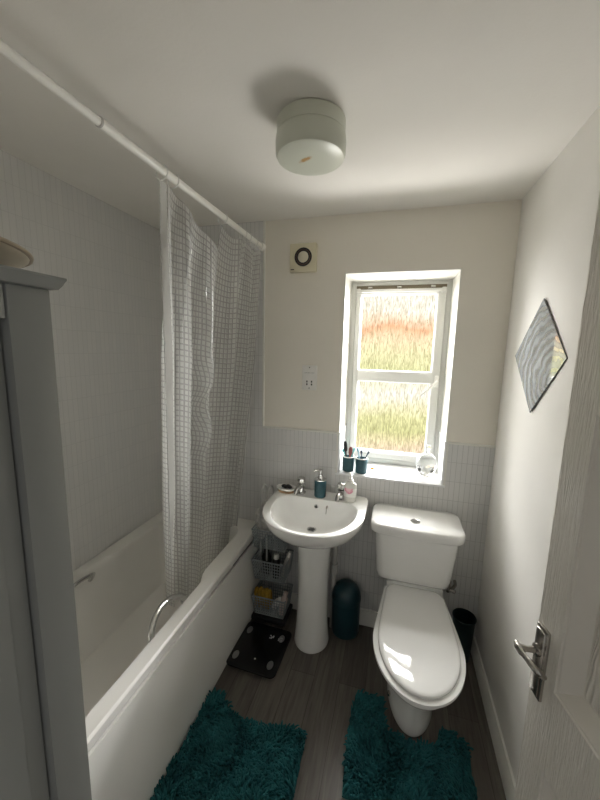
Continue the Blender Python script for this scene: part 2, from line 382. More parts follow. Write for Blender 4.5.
def obj(name, bm, mat, parent=None, local=False, sharp=38, uvs=None):
    root = parent
    if parent is not None and not local:
        while root.parent: root = root.parent
        mi = (Matrix.Translation(root.location) @ root.rotation_euler.to_matrix().to_4x4()).inverted()
        bmesh.ops.transform(bm, matrix=mi, verts=bm.verts)
    bmesh.ops.recalc_face_normals(bm, faces=bm.faces)
    sa = math.radians(sharp)
    for f in bm.faces: f.smooth = True
    for e in bm.edges:
        if len(e.link_faces) == 2 and e.calc_face_angle(0) > sa: e.smooth = False
    me = bpy.data.meshes.new(name); bm.to_mesh(me); bm.free()
    me.materials.append(mat)
    o = bpy.data.objects.new(name, me); COL.objects.link(o)
    if parent is not None: o.parent = parent
    return o

def tag(o, label, cat, group=None):
    o['label'] = label; o['category'] = cat
    if group: o['group'] = group
    return o

def thing(name, label, cat, loc=(0, 0, 0), rz=0, group=None):
    o = bpy.data.objects.new(name, None); COL.objects.link(o); o.empty_display_size = 0.05
    o.location = loc; o.rotation_euler = (0, 0, rz)
    return tag(o, label, cat, group)

def struct(name, bm=None, mat=None, parent=None, sharp=38):
    if bm is None:
        o = bpy.data.objects.new(name, None); COL.objects.link(o)
    else:
        o = obj(name, bm, mat, parent, sharp=sharp)
    if parent is None: o['kind'] = 'structure'
    return o

def bx(*a, **k):
    bm = bmesh.new(); box(bm, *a, **k); return bm

def text_mesh(name, body, size, mat, parent, matrix):
    c = bpy.data.curves.new(name, 'FONT'); c.body = body; c.size = size; c.align_x = 'CENTER'; c.extrude = 0.0002
    t = bpy.data.objects.new(name, c); COL.objects.link(t)
    dg = bpy.context.evaluated_depsgraph_get(); dg.update()
    me = bpy.data.meshes.new_from_object(t.evaluated_get(dg)); bpy.data.objects.remove(t)
    bm = bmesh.new(); bm.from_mesh(me); bmesh.ops.transform(bm, matrix=matrix, verts=bm.verts)
    return obj(name, bm, mat, parent)

# ------------------------------------------------------------------ room shell
XL, XR, YB, YF, H = -1.475, 0.515, 1.93, 0.05, 2.378
struct('floor', bx(XL - .1, XR + .1, -1.2, YB + .05, -0.06, 0), M['floor'])
struct('ceiling', bx(XL - .1, XR + .1, -1.2, YB + .3, H, H + .06), M['ceiling'])
struct('wall_left', bx(XL - .1, XL, YF, YB, 0, H), M['tile_left'])
struct('wall_right', bx(XR, XR + .1, YF - .1, YB, 0, H), M['paint_right'])
# front wall with the doorway the photograph is taken from
bm = bmesh.new(); box(bm, XL - .1, -0.36, YF - .1, YF, 0, H); box(bm, -0.36, XR, YF - .1, YF, 2.03, H); box(bm, 0.485, XR, YF - .1, YF, 0, 2.03)
struct('wall_front', bm, M['paint'])
# boxed-in end beyond the foot of the bath
# back wall with the window opening
WX0, WX1, WZ0, WZ1, YW = -0.303, 0.281, 0.945, 2.080, 2.20
bm = bmesh.new()
box(bm, XL - .1, WX0, YB, YB + .34, 0, H); box(bm, WX1, XR + .1, YB, YB + .34, 0, H)
box(bm, WX0, WX1, YB, YB + .34, 0, WZ0 - .012); box(bm, WX0, WX1, YB, YB + .34, WZ1, H)
wall_back = struct('wall_back', bm, M['paint'])
TT, TX = 1.180, -0.780            # top of the tile dado, right edge of the bath tiling
bm = bmesh.new(); y0 = YB - .008
box(bm, XL, TX, y0, YB, 0.0, H); box(bm, TX, WX0, y0, YB, 0.0, TT); box(bm, WX1, XR, y0, YB, 0.0, TT); box(bm, WX0, WX1, y0, YB, 0.0, WZ0 - .012)
t = struct('tile_cladding', bm, M['tile_back'], wall_back); t['label'] = 'grey strip tiles'
bm = bmesh.new()
box(bm, TX, TX + .011, YB - .011, YB, TT, H, .002); box(bm, TX, WX0, YB - .011, YB, TT, TT + .011, .002); box(bm, WX1, XR, YB - .011, YB, TT, TT + .011, .002)
box(bm, WX0 - .010, WX0, YB - .010, YB, WZ0, TT, .002); box(bm, WX1, WX1 + .010, YB - .010, YB, WZ0, TT, .002)
t = struct('tile_trim', bm, M['white_trim'], wall_back); t['label'] = 'white edging strip'
# window reveal lining
win = struct('window_1')
bm = bmesh.new()
box(bm, WX0, WX0 + .004, YB, YW, TT, WZ1); box(bm, WX1 - .004, WX1, YB, YW, TT, WZ1); box(bm, WX0, WX1, YB, YW, WZ1 - .004, WZ1)
struct('reveal', bm, M['white_trim'], win)
bm = bmesh.new(); box(bm, WX0, WX0 + .009, YB - .009, YW, WZ0, TT, .001); box(bm, WX1 - .009, WX1, YB - .009, YW, WZ0, TT, .001)
box(bm, WX0 - .002, WX0 + .012, YB - .004, YW, TT, TT + .008, .002); box(bm, WX1 - .012, WX1 + .002, YB - .004, YW, TT, TT + .008, .002)
struct('reveal_tiles', bm, M['white_tile'], win)
struct('window_sill', bx(WX0 - .010, WX1 + .010, YB - .012, YW, WZ0 - .012, WZ0, bev=.002), M['white_tile'], win)
# frame: outer frame, sash, mid rail
def frame_ring(bm, x0, x1, z0, z1, w0, w1, wb, wt, ya, yb, bev=.004):
    box(bm, x0, x0 + w0, ya, yb, z0, z1, bev); box(bm, x1 - w1, x1, ya, yb, z0, z1, bev)
    box(bm, x0 + w0 - .001, x1 - w1 + .001, ya, yb, z0, z0 + wb, bev); box(bm, x0 + w0 - .001, x1 - w1 + .001, ya, yb, z1 - wt, z1, bev)
bm = bmesh.new(); frame_ring(bm, WX0, WX1, WZ0, WZ1, .033, .030, .030, .026, YW - .012, YW + .07)
struct('window_frame', bm, M['upvc'], win)
SX0, SX1 = WX0 + .033, WX1 - .030
bm = bmesh.new(); frame_ring(bm, SX0 + .002, SX1 - .002, .977, 2.030, .031, .046, .040, .026, YW - .020, YW + .05)
box(bm, SX0 + .03, SX1 - .04, YW - .020, YW + .05, 1.474, 1.540, .004)
struct('window_sash', bm, M['upvc'], win)
bm = bmesh.new(); frame_ring(bm, SX0 + .031, SX1 - .046, 1.014, 1.476, .006, .006, .008, .006, YW - .006, YW + .03, .002); frame_ring(bm, SX0 + .031, SX1 - .046, 1.538, 2.006, .006, .006, .006, .006, YW - .006, YW + .03, .002)
struct('glazing_bead', bm, M['upvc'], win)
bm = bmesh.new(); box(bm, SX0 + .002, SX1 - .002, YW - .010, YW + .03, 2.031, 2.054)  # solid strip coloured dark for the shade in the head gap
struct('top_gap_shade', bm, M['gap_shade_paint'], win)
for hx0 in (-.20, -.03, .16):
    struct('hinge_block', bx(hx0, hx0 + .028, YW - .013, YW, 2.034, 2.050, bev=.002), M['dull_metal'], win)
bm = bmesh.new(); box(bm, SX0 + .004, SX1 - .004, YW - .034, YW - .018, 2.012, 2.030, .005); box(bm, SX0 + .004, SX0 + .03, YW - .042, YW - .016, 2.004, 2.034, .005); box(bm, SX1 - .03, SX1 - .004, YW - .042, YW - .016, 2.004, 2.034, .005)
struct('trickle_vent', bm, M['upvc'], win)
GX0, GX1 = SX0 + .030, SX1 - .046
struct('upper_pane', bx(GX0, GX1, YW + .012, YW + .016, 1.536, 2.010), M['pane_top'], win)
struct('lower_pane', bx(GX0, GX1, YW + .012, YW + .016, 1.010, 1.478), M['pane_low'], win)
hx = 0.232
bm = bmesh.new(); box(bm, hx - .012, hx + .012, YW - .034, YW - .018, 1.455, 1.525, .005)
tube(bm, smooth_path([(hx, YW - .03, 1.488), (hx - .004, YW - .055, 1.486), (hx - .03, YW - .062, 1.462), (hx - .085, YW - .062, 1.405)], 5), [.009] * 6 + [.0085] * 5 + [.007] * 5, 10)
h = struct('window_handle', bm, M['white_plastic'], win)
# baseboards
def skirting(pts_axis, a0, a1, face, sgn):
    bm = bmesh.new(); prof = [(0, 0), (.018, 0), (.018, .062), (.015, .068), (.015, .074), (.010, .084), (.008, .096), (0, .098)]
    ends = []
    for a in (a0, a1):
        ends.append([((face - sgn * d, a, z) if pts_axis == 'y' else (a, face - sgn * d, z)) for d, z in prof])
    loft(bm, ends); return bm
struct('baseboard_right', skirting('y', 0.12, YB - .03, XR, 1), M['white_trim'])
struct('baseboard_back', skirting('x', -0.775, XR - .02, YB - .008, 1), M['white_trim'])

# ------------------------------------------------------------------ door (open, at the right)
door = struct('door_1')
dv = Vector((-0.2, 0.98, 0)).normalized(); nv = Vector((dv.y, -dv.x, 0)); E0 = Vector((0.423 * .79, .79, 0))
def DP(s, z, d): return tuple(E0 - dv * s + nv * d + Vector((0, 0, z)))
def dbox(bm, s0, s1, z0, z1, d0, d1, bev=0.0):
    b2 = bmesh.new(); box(b2, s0, s1, d0, d1, z0, z1, bev)
    for v in b2.verts: v.co = Vector(DP(v.co.x, v.co.z, v.co.y))
    me = bpy.data.meshes.new('tmp'); b2.to_mesh(me); b2.free(); bm.from_mesh(me); bpy.data.meshes.remove(me)
DW, DH = 0.715, 1.985
cols = [(.070, .305), (.405, .640)]; rows = [(.20, .794), (.984, 1.56), (1.66, 1.87)]
bm = bmesh.new()
dbox(bm, 0, DW, .008, DH, .030, .044)
sx = [0, .070, .305, .405, .640, DW]
for a, b in ((0, .070), (.305, .405), (.640, DW)): dbox(bm, a, b, .008, DH, 0, .031, .0)
for c0, c1 in cols:
    for a, b in ((.008, .20), (.794, .984), (1.56, 1.66), (1.87, DH)): dbox(bm, c0, c1, a, b, 0, .031)
struct('door_leaf', bm, M['door'], door)
for c0, c1 in cols:
    for a, b in rows:
        bm = bmesh.new(); rings = []
        for ins, d in ((0, 0), (.002, .003), (.006, .004), (.032, .0295), (.036, .030)):
            rings.append([DP(c0 + ins, a + ins, d), DP(c1 - ins, a + ins, d), DP(c1 - ins, b - ins, d), DP(c0 + ins, b - ins, d)])
        loft(bm, rings, False, False)
        struct('panel_moulding', bm, M['door_bead'], door, sharp=12)
        bm = bmesh.new(); ins = .0355
        loft(bm, [[DP(c0 + i_, a + i_, d), DP(c1 - i_, a + i_, d), DP(c1 - i_, b - i_, d), DP(c0 + i_, b - i_, d)] for i_, d in ((ins, .031), (ins, .0295), (ins + .003, .0285))])
        struct('door_panel', bm, M['door_panel'], door, sharp=12)
bm = bmesh.new(); dbox(bm, .003, .041, .925, 1.090, -.006, .002, .002); dbox(bm, .008, .036, .932, 1.083, -.010, -.004, .003)
hd = struct('door_handle', bm, M['dull_metal'], door)
bm = bmesh.new()
pv = .022; zz = 1.035
tube(bm, [DP(pv, zz, -.008), DP(pv, zz, -.014), DP(pv, zz, -.017)], [.013, .013, .009], 16)
tube(bm, [DP(pv, zz, -.012), DP(pv, zz, -.030), DP(pv - .002, zz, -.042), DP(pv - .003, zz, -.048)], [.0075, .006, .0075, .008], 12)
tube(bm, smooth_path([DP(pv - .016, zz - .001, -.045), DP(pv - .006, zz, -.048), DP(pv + .015, zz + .001, -.048), DP(pv + .036, zz + .002, -.046), DP(pv + .050, zz, -.042), DP(pv + .056, zz - .006, -.034), DP(pv + .054, zz - .012, -.028)], 4), [.0065] * 4 + [.0085] * 4 + [.0065] * 4 + [.0075] * 4 + [.0075] * 4 + [.006] * 5, 12, 0.85)
struct('lever', bm, M['dull_metal'], hd)
for q in (.938, 1.077):
    bm = bmesh.new(); tube(bm, [DP(.022, q, -.0095), DP(.022, q, -.0112)], .003, 10); struct('screw', bm, M['chrome'], hd)

# ------------------------------------------------------------------ bathtub
tub_t = thing('bathtub', 'white acrylic bathtub with cream side panel along the left wall', 'bathtub', (-1.13, 1.06, 0))
BX0, BX1, BY0, BY1, BZ = XL + .002, -0.772, .20, YB - .012, .560
def tub_ring(l, r, f, bk, rad, z, step=0.0, k=8):
    x0, x1, y0, y1 = BX0 + l, BX1 - r, BY0 + f, BY1 - bk
    P = []
    raw = rrect(x0, x1, y0, y1, rad, z, k)
    n = len(raw)
    # densify the long sides so the armrest step has vertices
    out = []
    for i in range(n):
        a = Vector(raw[i]); b = Vector(raw[(i + 1) % n]); out.append(a)
        m = 36 if i in (2 * k + 1, 4 * k + 3) else (6 if i in (k, 3 * k + 2) else 1)
        for q in range(1, m): out.append(a.lerp(b, q / m))
    for p in out:
        if step and y0 + .02 < p.y:
            w = min(1, max(0, (p.y - 1.30) / .075)); w = w * w * (3 - 2 * w)
            p.x -= step * w * max(0, 1 - abs(p.x - x1) / .14)
            p.x += step * w * max(0, 1 - abs(p.x - x0) / .14)
        P.append(tuple(p))
    return P
bm = bmesh.new()
rings = [tub_ring(.02, .026, .0, .002, .02, .520), tub_ring(0, .002, 0, 0, .02, .520), tub_ring(0, 0, 0, 0, .02, .523), tub_ring(0, 0, 0, 0, .02, .552), tub_ring(.002, .003, .002, .002, .02, .557), tub_ring(.006, .008, .006, .006, .02, BZ),
         tub_ring(.054, .062, .09, .095, .10, BZ - .002, .030), tub_ring(.057, .065, .096, .099, .10, BZ - .006, .030), tub_ring(.064, .072, .102, .108, .10, BZ - .018, .026),
         tub_ring(.075, .082, .115, .125, .10, .46, .010), tub_ring(.092, .098, .14, .145, .11, .34), tub_ring(.110, .115, .165, .165, .11, .24), tub_ring(.135, .14, .20, .20, .10, .185), tub_ring(.19, .19, .26, .26, .08, .165), tub_ring(.25, .25, .36, .4, .06, .16)]
loft(bm, rings, False, True)
o = obj('tub', bm, M['tub'], tub_t, sharp=30)
bm = bmesh.new()
for ya_, yb_, za_, zb_ in ((BY0, 1.25, .506, .505), (1.25, BY1, .505, .486)):
    loft(bm, [[(BX1 - .012, ya_, 0), (BX1 - .001, ya_, 0), (BX1 - .001, ya_, za_), (BX1 - .012, ya_, za_)], [(BX1 - .012, yb_, 0), (BX1 - .001, yb_, 0), (BX1 - .001, yb_, zb_), (BX1 - .012, yb_, zb_)]])
box(bm, BX0, BX1 - .012, BY0, BY0 + .012, 0, .511, .002)
o = obj('side_panel', bm, M['panel'], tub_t)
bm = bmesh.new(); gx = -.849
tube(bm, smooth_path([(gx, .985, .505), (gx - .016, .990, .535), (gx - .036, 1.03, .560), (gx - .044, 1.075, .572), (gx - .046, 1.12, .574), (gx - .042, 1.165, .564), (gx - .02, 1.205, .540), (gx, 1.207, .505)], 6), .0088, 12, 1.5)
o = obj('grab_handle', bm, M['chrome'], tub_t); o['label'] = 'chrome grab handle'
bm = bmesh.new(); gx = -1.402
tube(bm, smooth_path([(gx, .985, .505), (gx + .016, .990, .535), (gx + .036, 1.03, .560), (gx + .044, 1.075, .572), (gx + .046, 1.12, .574), (gx + .042, 1.165, .564), (gx + .02, 1.205, .540), (gx, 1.207, .505)], 6), .0088, 12, 1.5)
o = obj('grab_handle', bm, M['chrome'], tub_t); o['label'] = 'chrome grab handle'
# ------------------------------------------------------------------ shower rail and curtain
RX, RZ = -0.783, 2.236
rail_t = thing('shower_curtain_rail', 'white telescopic shower rail running below the ceiling over the bath', 'curtain rail', (RX, YB, RZ))
bm = bmesh.new(); tube(bm, [(RX, YF, RZ), (RX, .81, RZ)], .0108, 16); obj('thin_tube', bm, M['rail'], rail_t)
bm = bmesh.new(); tube(bm, [(RX, .80, RZ), (RX, .804, RZ), (RX, YB - .03, RZ)], [.0128, .0132, .0132], 16); obj('wide_tube', bm, M['rail'], rail_t)
bm = bmesh.new(); tube(bm, [(RX, .795, RZ), (RX, .797, RZ), (RX, .801, RZ), (RX, .803, RZ)], [.0112, .0136, .0136, .012], 16)
obj('joint_collar', bm, M['grey_pipe'], rail_t)
bm = bmesh.new(); tube(bm, [(RX, YB - .008, RZ), (RX, YB - .022, RZ), (RX, YB - .034, RZ), (RX, YB - .036, RZ)], [.021, .019, .017, .013], 20); obj('end_cap', bm, M['rail'], rail_t)

cur_t = thing('shower_curtain', 'translucent white waffle check shower curtain bunched at the tap end of the bath', 'shower curtain', (RX, 1.45, 0))
rings_y = [1.045, 1.105, 1.455, 1.66, 1.715, 1.80, 1.865]
NU, NV = 220, 130
Y0t, Y1t = 1.035, 1.885
SAGS = [.008, .118, .030, .012, .026, .016]
def sag(y):
    for (a, b), d in zip(zip(rings_y[:-1], rings_y[1:]), SAGS):
        if a <= y <= b:
            t = (y - a) / (b - a)
            pk = .86 if d > .1 else .5
            return d * (t / pk if t < pk else (1 - t) / (1 - pk)) ** .9
    return 0
def cur_pt(u, v):
    # u along the width, v from top to hem
    z_top = RZ - .030
    z_bot = .435 - .16 * min(1, max(0, (u - .08) / .35))
    yt = Y0t + (Y1t - Y0t) * u
    yb = 1.235 + (1.80 - 1.235) * u
    y = yt + (yb - yt) * v ** 1.1
    amp = (.008 + .042 * min(1, v * 3.2) ** .8 - .014 * max(0, v - .7) / .3) * (1 if u > .05 else u / .05)
    ph = 2 * PI * (5.3 * u + .35 * math.sin(2 * PI * u)) + .5 * v * math.sin(5 * u)
    w = math.sin(ph); w = math.copysign(abs(w) ** .8, w)
    x = -.785 + (-.972 + .785) * v ** .9 + amp * w + .010 * math.sin(23 * u + 3 * v) * v
    y += .018 * math.cos(ph) * min(1, v * 3)
    # one gathered crease half way down
    g = math.exp(-((u - .33) / .07) ** 2 - ((v - .43) / .12) ** 2); x += .03 * g * math.sin(40 * v + 20 * u)
    z = z_top - sag(yt) * (1 - v) ** 2.5 + (z_bot - z_top) * v
    return Vector((x, y, z))
bm = bmesh.new(); uvl = bm.loops.layers.uv.new('UVMap')
grid = [[cur_pt(i / NU, j / NV) for i in range(NU + 1)] for j in range(NV + 1)]
arc = [0.0]
for i in range(NU): arc.append(arc[-1] + (grid[NV // 2][i + 1] - grid[NV // 2][i]).length)
vv = [[bm.verts.new(p) for p in row] for row in grid]
for j in range(NV):
    for i in range(NU):
        f = bm.faces.new((vv[j][i], vv[j][i + 1], vv[j + 1][i + 1], vv[j + 1][i]))
        for l, (a, b) in zip(f.loops, ((i, j), (i + 1, j), (i + 1, j + 1), (i, j + 1))):
            l[uvl].uv = (arc[a] , -b / NV * 1.74)
obj('curtain_sheet', bm, M['curtain'], cur_t, sharp=180)
bm = bmesh.new()
for s0 in (0, 1):
    ws = [];
    for j in range(NV + 1):
        a = cur_pt(.004 if s0 == 0 else .996, j / NV); b = cur_pt(.03 if s0 == 0 else .985, j / NV)
        ws.append((bm.verts.new(a + Vector((.003, -.002, 0))), bm.verts.new(b + Vector((.003, -.002, 0)))))
    for p, q in zip(ws[:-1], ws[1:]): bm.faces.new((p[0], p[1], q[1], q[0]))
hm = plain('vinyl_hem', (0.8, 0.8, 0.78), 0.35)
N_ = hm.node_tree; mm = N_.nodes.new('ShaderNodeMixShader'); tt = N_.nodes.new('ShaderNodeBsdfTransparent'); mm.inputs[0].default_value = .42
N_.links.new(tt.outputs[0], mm.inputs[1]); N_.links.new(N_.nodes['Principled BSDF'].outputs[0], mm.inputs[2]); N_.links.new(mm.outputs[0], N_.nodes['Material Output'].inputs[0])
obj('hem', bm, hm, cur_t, sharp=180)
for y in rings_y:
    bm = bmesh.new()
    tube(bm, [(RX + .0225 * math.cos(a), y + .004 * math.sin(a), RZ - .0085 + .0245 * math.sin(a)) for a in [2 * PI * k / 20 for k in range(21)]], .0022, 6)
    obj('ring', bm, M['ring'], cur_t)

# ------------------------------------------------------------------ ceiling light
LC = (-0.309, 1.160)
lt = thing('ceiling_light', 'round opal drum ceiling light with a yellowed mark, switched off', 'ceiling light', (LC[0], LC[1], H))
bm = bmesh.new(); lathe(bm, [(.104, 0), (.109, -.004), (.109, -.042), (.106, -.045)], (LC[0], LC[1], H), 48); obj('base', bm, M['shade'], lt)
bm = bmesh.new(); lathe(bm, [(.104, -.043), (.1105, -.046), (.113, -.066), (.112, -.098), (.107, -.108), (.097, -.112), (.05, -.114), (.002, -.114)], (LC[0], LC[1], H), 48); obj('lamp_shade', bm, M['shade'], lt)
# ------------------------------------------------------------------ extractor fan
fn = thing('extractor_fan', 'square cream extractor fan with a black ring high on the back wall', 'extractor fan', (-.536, YB, 2.163))
bm = bmesh.new(); box(bm, -.612, -.460, YB - .034, YB, 2.087, 2.239, .006); obj('housing', bm, M['cream_plastic'], fn)
def ring_y(bm, cx, cz, r0, r1, ya, yb, seg=40):
    rings = []
    for r, y in ((r0, ya), (r0, yb), (r1, yb), (r1, ya), (r0, ya)):
        rings.append([(cx + r * math.cos(2 * PI * k / seg), y, cz + r * math.sin(2 * PI * k / seg)) for k in range(seg)])
    loft(bm, rings, False, False)
fy = YB - .034
bm = bmesh.new(); ring_y(bm, -.533, 2.165, .030, .037, fy + .002, fy - .003); ring_y(bm, -.533, 2.165, .042, .049, fy + .002, fy - .003)
obj('intake_ring', bm, M['black'], fn)
bm = bmesh.new(); ring_y(bm, -.533, 2.165, .036, .043, fy + .002, fy - .002); obj('grille', bm, M['brown'], fn)
bm = bmesh.new(); lathe(bm, [(.030, 0), (.030, .004), (.026, .007), (.001, .008)], (0, 0, 0), 32)
bmesh.ops.transform(bm, matrix=Matrix.Translation((-.533, fy + .001, 2.165)) @ Matrix.Rotation(PI / 2, 4, 'X'), verts=bm.verts); obj('centre_cap', bm, M['cream_dark'], fn)
bm = bmesh.new(); box(bm, -.604, -.584, fy - .001, fy + .001, 2.098, 2.103); obj('logo_mark', bm, M['black'], fn)
# ------------------------------------------------------------------ shaver socket
so = thing('shaver_socket', 'white shaver socket plate on the painted wall left of the window', 'socket', (-.486, YB, 1.500))
bm = bmesh.new(); box(bm, -.530, -.442, YB - .012, YB, 1.428, 1.572, .004); obj('plate', bm, M['white_plastic'], so)
for dx in (-.014, .014):
    for dz in (-.038, -.022):
        bm = bmesh.new(); box(bm, -.486 + dx - .004, -.486 + dx + .004, YB - .0125, YB - .008, 1.5 + dz - .0055, 1.5 + dz + .0055); obj('pin_hole', bm, M['black'], so)
for dz in (.060, -.060):
    bm = bmesh.new(); tube(bm, [(-.486, YB - .011, 1.5 + dz), (-.486, YB - .0128, 1.5 + dz)], .004, 10); obj('screw', bm, M['grey_text'], so)
text_mesh('lettering', 'SHAVERS ONLY', .0085, M['grey_text'], so, Matrix.Translation((-.486, YB - .0123, 1.526)) @ Matrix.Rotation(PI / 2, 4, 'X'))

# ------------------------------------------------------------------ diamond mirror tile on the right wall
mt = thing('mirror_tile', 'square frameless mirror hung as a diamond on the right wall', 'mirror', (XR, 1.505, 1.655))
def dia(bm, yc, zc, hy, hz, x0, x1):
    q = [(yc - hy, zc), (yc, zc - hz), (yc + hy, zc), (yc, zc + hz)]
    loft(bm, [[(x0, a, b) for a, b in q], [(x1, a, b) for a, b in q]])
def tilt(bm):   # turned slightly so more of the window reflects; the pad behind is added
    bmesh.ops.transform(bm, matrix=Matrix.Translation((XR, 1.268, 0)) @ Matrix.Rotation(math.radians(1.0), 4, 'Z') @ Matrix.Translation((-XR, -1.268, 0)), verts=bm.verts)
bm = bmesh.new(); dia(bm, 1.503, 1.655, .235, .216, XR - .0005, XR - .0032); tilt(bm); obj('backing', bm, M['mirror_edge'], mt)
bm = bmesh.new(); dia(bm, 1.503, 1.655, .232, .213, XR - .0033, XR - .0037); tilt(bm); obj('glass', bm, M['mirror'], mt)
bm = bmesh.new(); box(bm, XR - .0060, XR, 1.66, 1.70, 1.635, 1.675); obj('added_pad', bm, M['white_plastic'], mt)

# ------------------------------------------------------------------ tall cabinet, bottom left
CX, CY = -0.400, 0.320
cb = thing('cabinet', 'tall blue-grey painted cabinet with moulded top at the left edge', 'cabinet', (-.585, .19, 0))
bm = bmesh.new(); box(bm, -.76, CX, .272, CY, 0, 1.727, .0015); box(bm, -.76, CX - .022, .06, .273, .0, 1.727); box(bm, -.76, CX, .06, .10, 0, 1.727)
obj('body', bm, M['cabinet'], cb)
bm = bmesh.new(); box(bm, CX - .02, CX - .001, .102, .270, 1.690, 1.726, .001); obj('top_rail', bm, M['cabinet'], cb)
bm = bmesh.new(); box(bm, CX - .022, CX - .010, .102, .269, .10, 1.687, .001)
dr = obj('cabinet_door', bm, M['cabinet'], cb)
bm = bmesh.new(); box(bm, CX - .022, CX - .0075, .112, .2475, .16, 1.655, .002); obj('door_field', bm, M['cabinet'], dr)
bm = bmesh.new(); prof = [(0, 1.727), (.006, 1.728), (.009, 1.7325), (.0115, 1.738), (.0125, 1.7395), (.0125, 1.742), (.0, 1.742)]
rings = []
for d, z in prof: rings.append([(-.76, .06, z), (CX + d, .06, z), (CX + d, CY + d, z), (-.76, CY + d, z)])
loft(bm, rings); obj('cornice', bm, M['cabinet'], cb, sharp=25)
pb = thing('shallow_bowl', 'shallow pale pottery bowl with banded rim on top of the grey cabinet', 'bowl', (-.56, .22, 1.742))
bm = bmesh.new(); c0 = (-.56, .215, 1.742)
lathe(bm, [(.05, 0), (.085, .001), (.112, .007), (.140, .016), (.158, .023), (.163, .026), (.166, .031), (.162, .033), (.14, .026), (.08, .014), (.002, .010)], c0, 48); obj('dish', bm, M['platewood'], pb)
bm = bmesh.new(); ring = [(c0[0] + .1655 * math.cos(2 * PI * k / 60), c0[1] + .1655 * math.sin(2 * PI * k / 60), c0[2] + .0295) for k in range(61)]
tube(bm, ring, .0028, 8); obj('rim_band', bm, M['bowl_band'], pb)

# ------------------------------------------------------------------ wash basin
bs = thing('wash_basin', 'white ceramic pedestal basin with two chrome taps on the back wall', 'basin', (-.383, 1.70, 0))
BCX, BCY = -.383, 1.64
def dshape(hw, yback, ystr, yfront, rc=.03, n=1.0):
    pts = []
    for k in range(7):
        a = PI / 2 * k / 6; pts.append((hw - rc + rc * math.cos(a), yback - rc + rc * math.sin(a)))
    for k in range(7):
        a = PI / 2 + PI / 2 * k / 6; pts.append((-hw + rc + rc * math.cos(a), yback - rc + rc * math.sin(a)))
    for k in range(41):
        a = PI + PI * k / 40
        c_, s_ = math.cos(a), math.sin(a)
        pts.append((hw * math.copysign(abs(c_) ** n, c_), ystr + (ystr - yfront) * math.copysign(abs(s_) ** n, s_)))
    return [(BCX + x, y) for x, y in pts]
def radial(poly, cx, cy, N=96, k=1.0, z=0.0):
    out = []
    for i in range(N):
        a = 2 * PI * i / N; d = (math.cos(a), math.sin(a)); best = 0
        for (x0, y0), (x1, y1) in zip(poly, poly[1:] + poly[:1]):
            ex, ey = x1 - x0, y1 - y0; den = d[0] * ey - d[1] * ex
            if abs(den) < 1e-12: continue
            t = ((x0 - cx) * ey - (y0 - cy) * ex) / den; u = ((x0 - cx) * d[1] - (y0 - cy) * d[0]) / den
            if t > 0 and -1e-6 <= u <= 1 + 1e-6: best = max(best, t)
        out.append((cx + d[0] * best * k, cy + d[1] * best * k, z))
    return out
outl = dshape(.272, YB - .009, 1.70, 1.405, .03, .92)
inl = dshape(.267, YB - .009, 1.70, 1.410, .03, .92)
bowl = dshape(.228, 1.802, 1.70, 1.428, .075, .95)
def mixr(A, B, t): return [tuple(Vector(a).lerp(Vector(b), t)) for a, b in zip(A, B)]
ZR = .820
def circ(r, z, cy=1.72, sy=1.0, N=96): return [(BCX + r * math.cos(2 * PI * i / N), cy + r * sy * math.sin(2 * PI * i / N), z) for i in range(N)]
O_ = lambda k, z: radial(outl, BCX, BCY, 96, k, z)
def under(k, z, kb):   # underside: shrinks towards the pedestal but keeps its back to the wall
    A = O_(1.0, z); B = circ(.10, z)
    return [tuple(Vector(a).lerp(Vector(b), 1 - k)) for a, b in zip(A, B)]
bm = bmesh.new()
rings = [under(.0, .655, 0), under(.12, .662, 0), under(.40, .685, 0), under(.68, .715, 0), under(.86, .748, 0), under(.95, .778, 0), under(.985, .796, 0), O_(.998, .806), O_(1.0, .816), radial(inl, BCX, BCY, 96, 1.0, ZR),
         radial(bowl, BCX, BCY, 96, 1.012, ZR - .0005), radial(bowl, BCX, BCY, 96, 1.0, ZR - .003), radial(bowl, BCX, BCY, 96, .985, ZR - .012), radial(bowl, BCX, BCY, 96, .94, .775), radial(bowl, BCX, BCY, 96, .83, .735), radial(bowl, BCX, BCY, 96, .66, .706), radial(bowl, BCX, BCY, 96, .42, .692), radial(bowl, BCX, BCY, 96, .15, .686)]
loft(bm, rings); obj('bowl', bm, M['ceramic'], bs, sharp=40)
bm = bmesh.new()
pr = [(.098, 0, 1.13), (.100, .012, 1.13), (.097, .03, 1.12), (.090, .12, 1.08), (.085, .28, 1.05), (.084, .42, 1.05), (.088, .55, 1.1), (.094, .60, 1.12), (.102, .664, 1.15)]
loft(bm, [circ(r, z, 1.725, sy, 48) for r, z, sy in pr]); obj('pedestal', bm, M['ceramic'], bs, sharp=60)
bm = bmesh.new(); lathe(bm, [(.026, .000), (.026, .003), (.020, .004), (.017, .001)], (-.394, 1.693, .6905), 24, cap1=False); obj('waste_ring', bm, M['chrome'], bs)
bm = bmesh.new(); lathe(bm, [(.0175, .0), (.0175, .0015), (.001, .0016)], (-.394, 1.693, .6915), 24); obj('waste_hole', bm, M['black'], bs)
def on_bowl_back(x, z, r, name, mat, thick=.003):
    bm = bmesh.new(); lathe(bm, [(r, -thick), (r, thick * .5), (r * .85, thick)], (0, 0, 0), 20)
    bmesh.ops.transform(bm, matrix=Matrix.Translation((x, 1.787, z)) @ Matrix.Rotation(PI / 2 + .25, 4, 'X'), verts=bm.verts)
    return obj(name, bm, mat, bs)
on_bowl_back(-.393, .781, .0125, 'overflow_ring', M['chrome']); on_bowl_back(-.393, .7815, .0095, 'overflow_hole', M['black'], .0048)
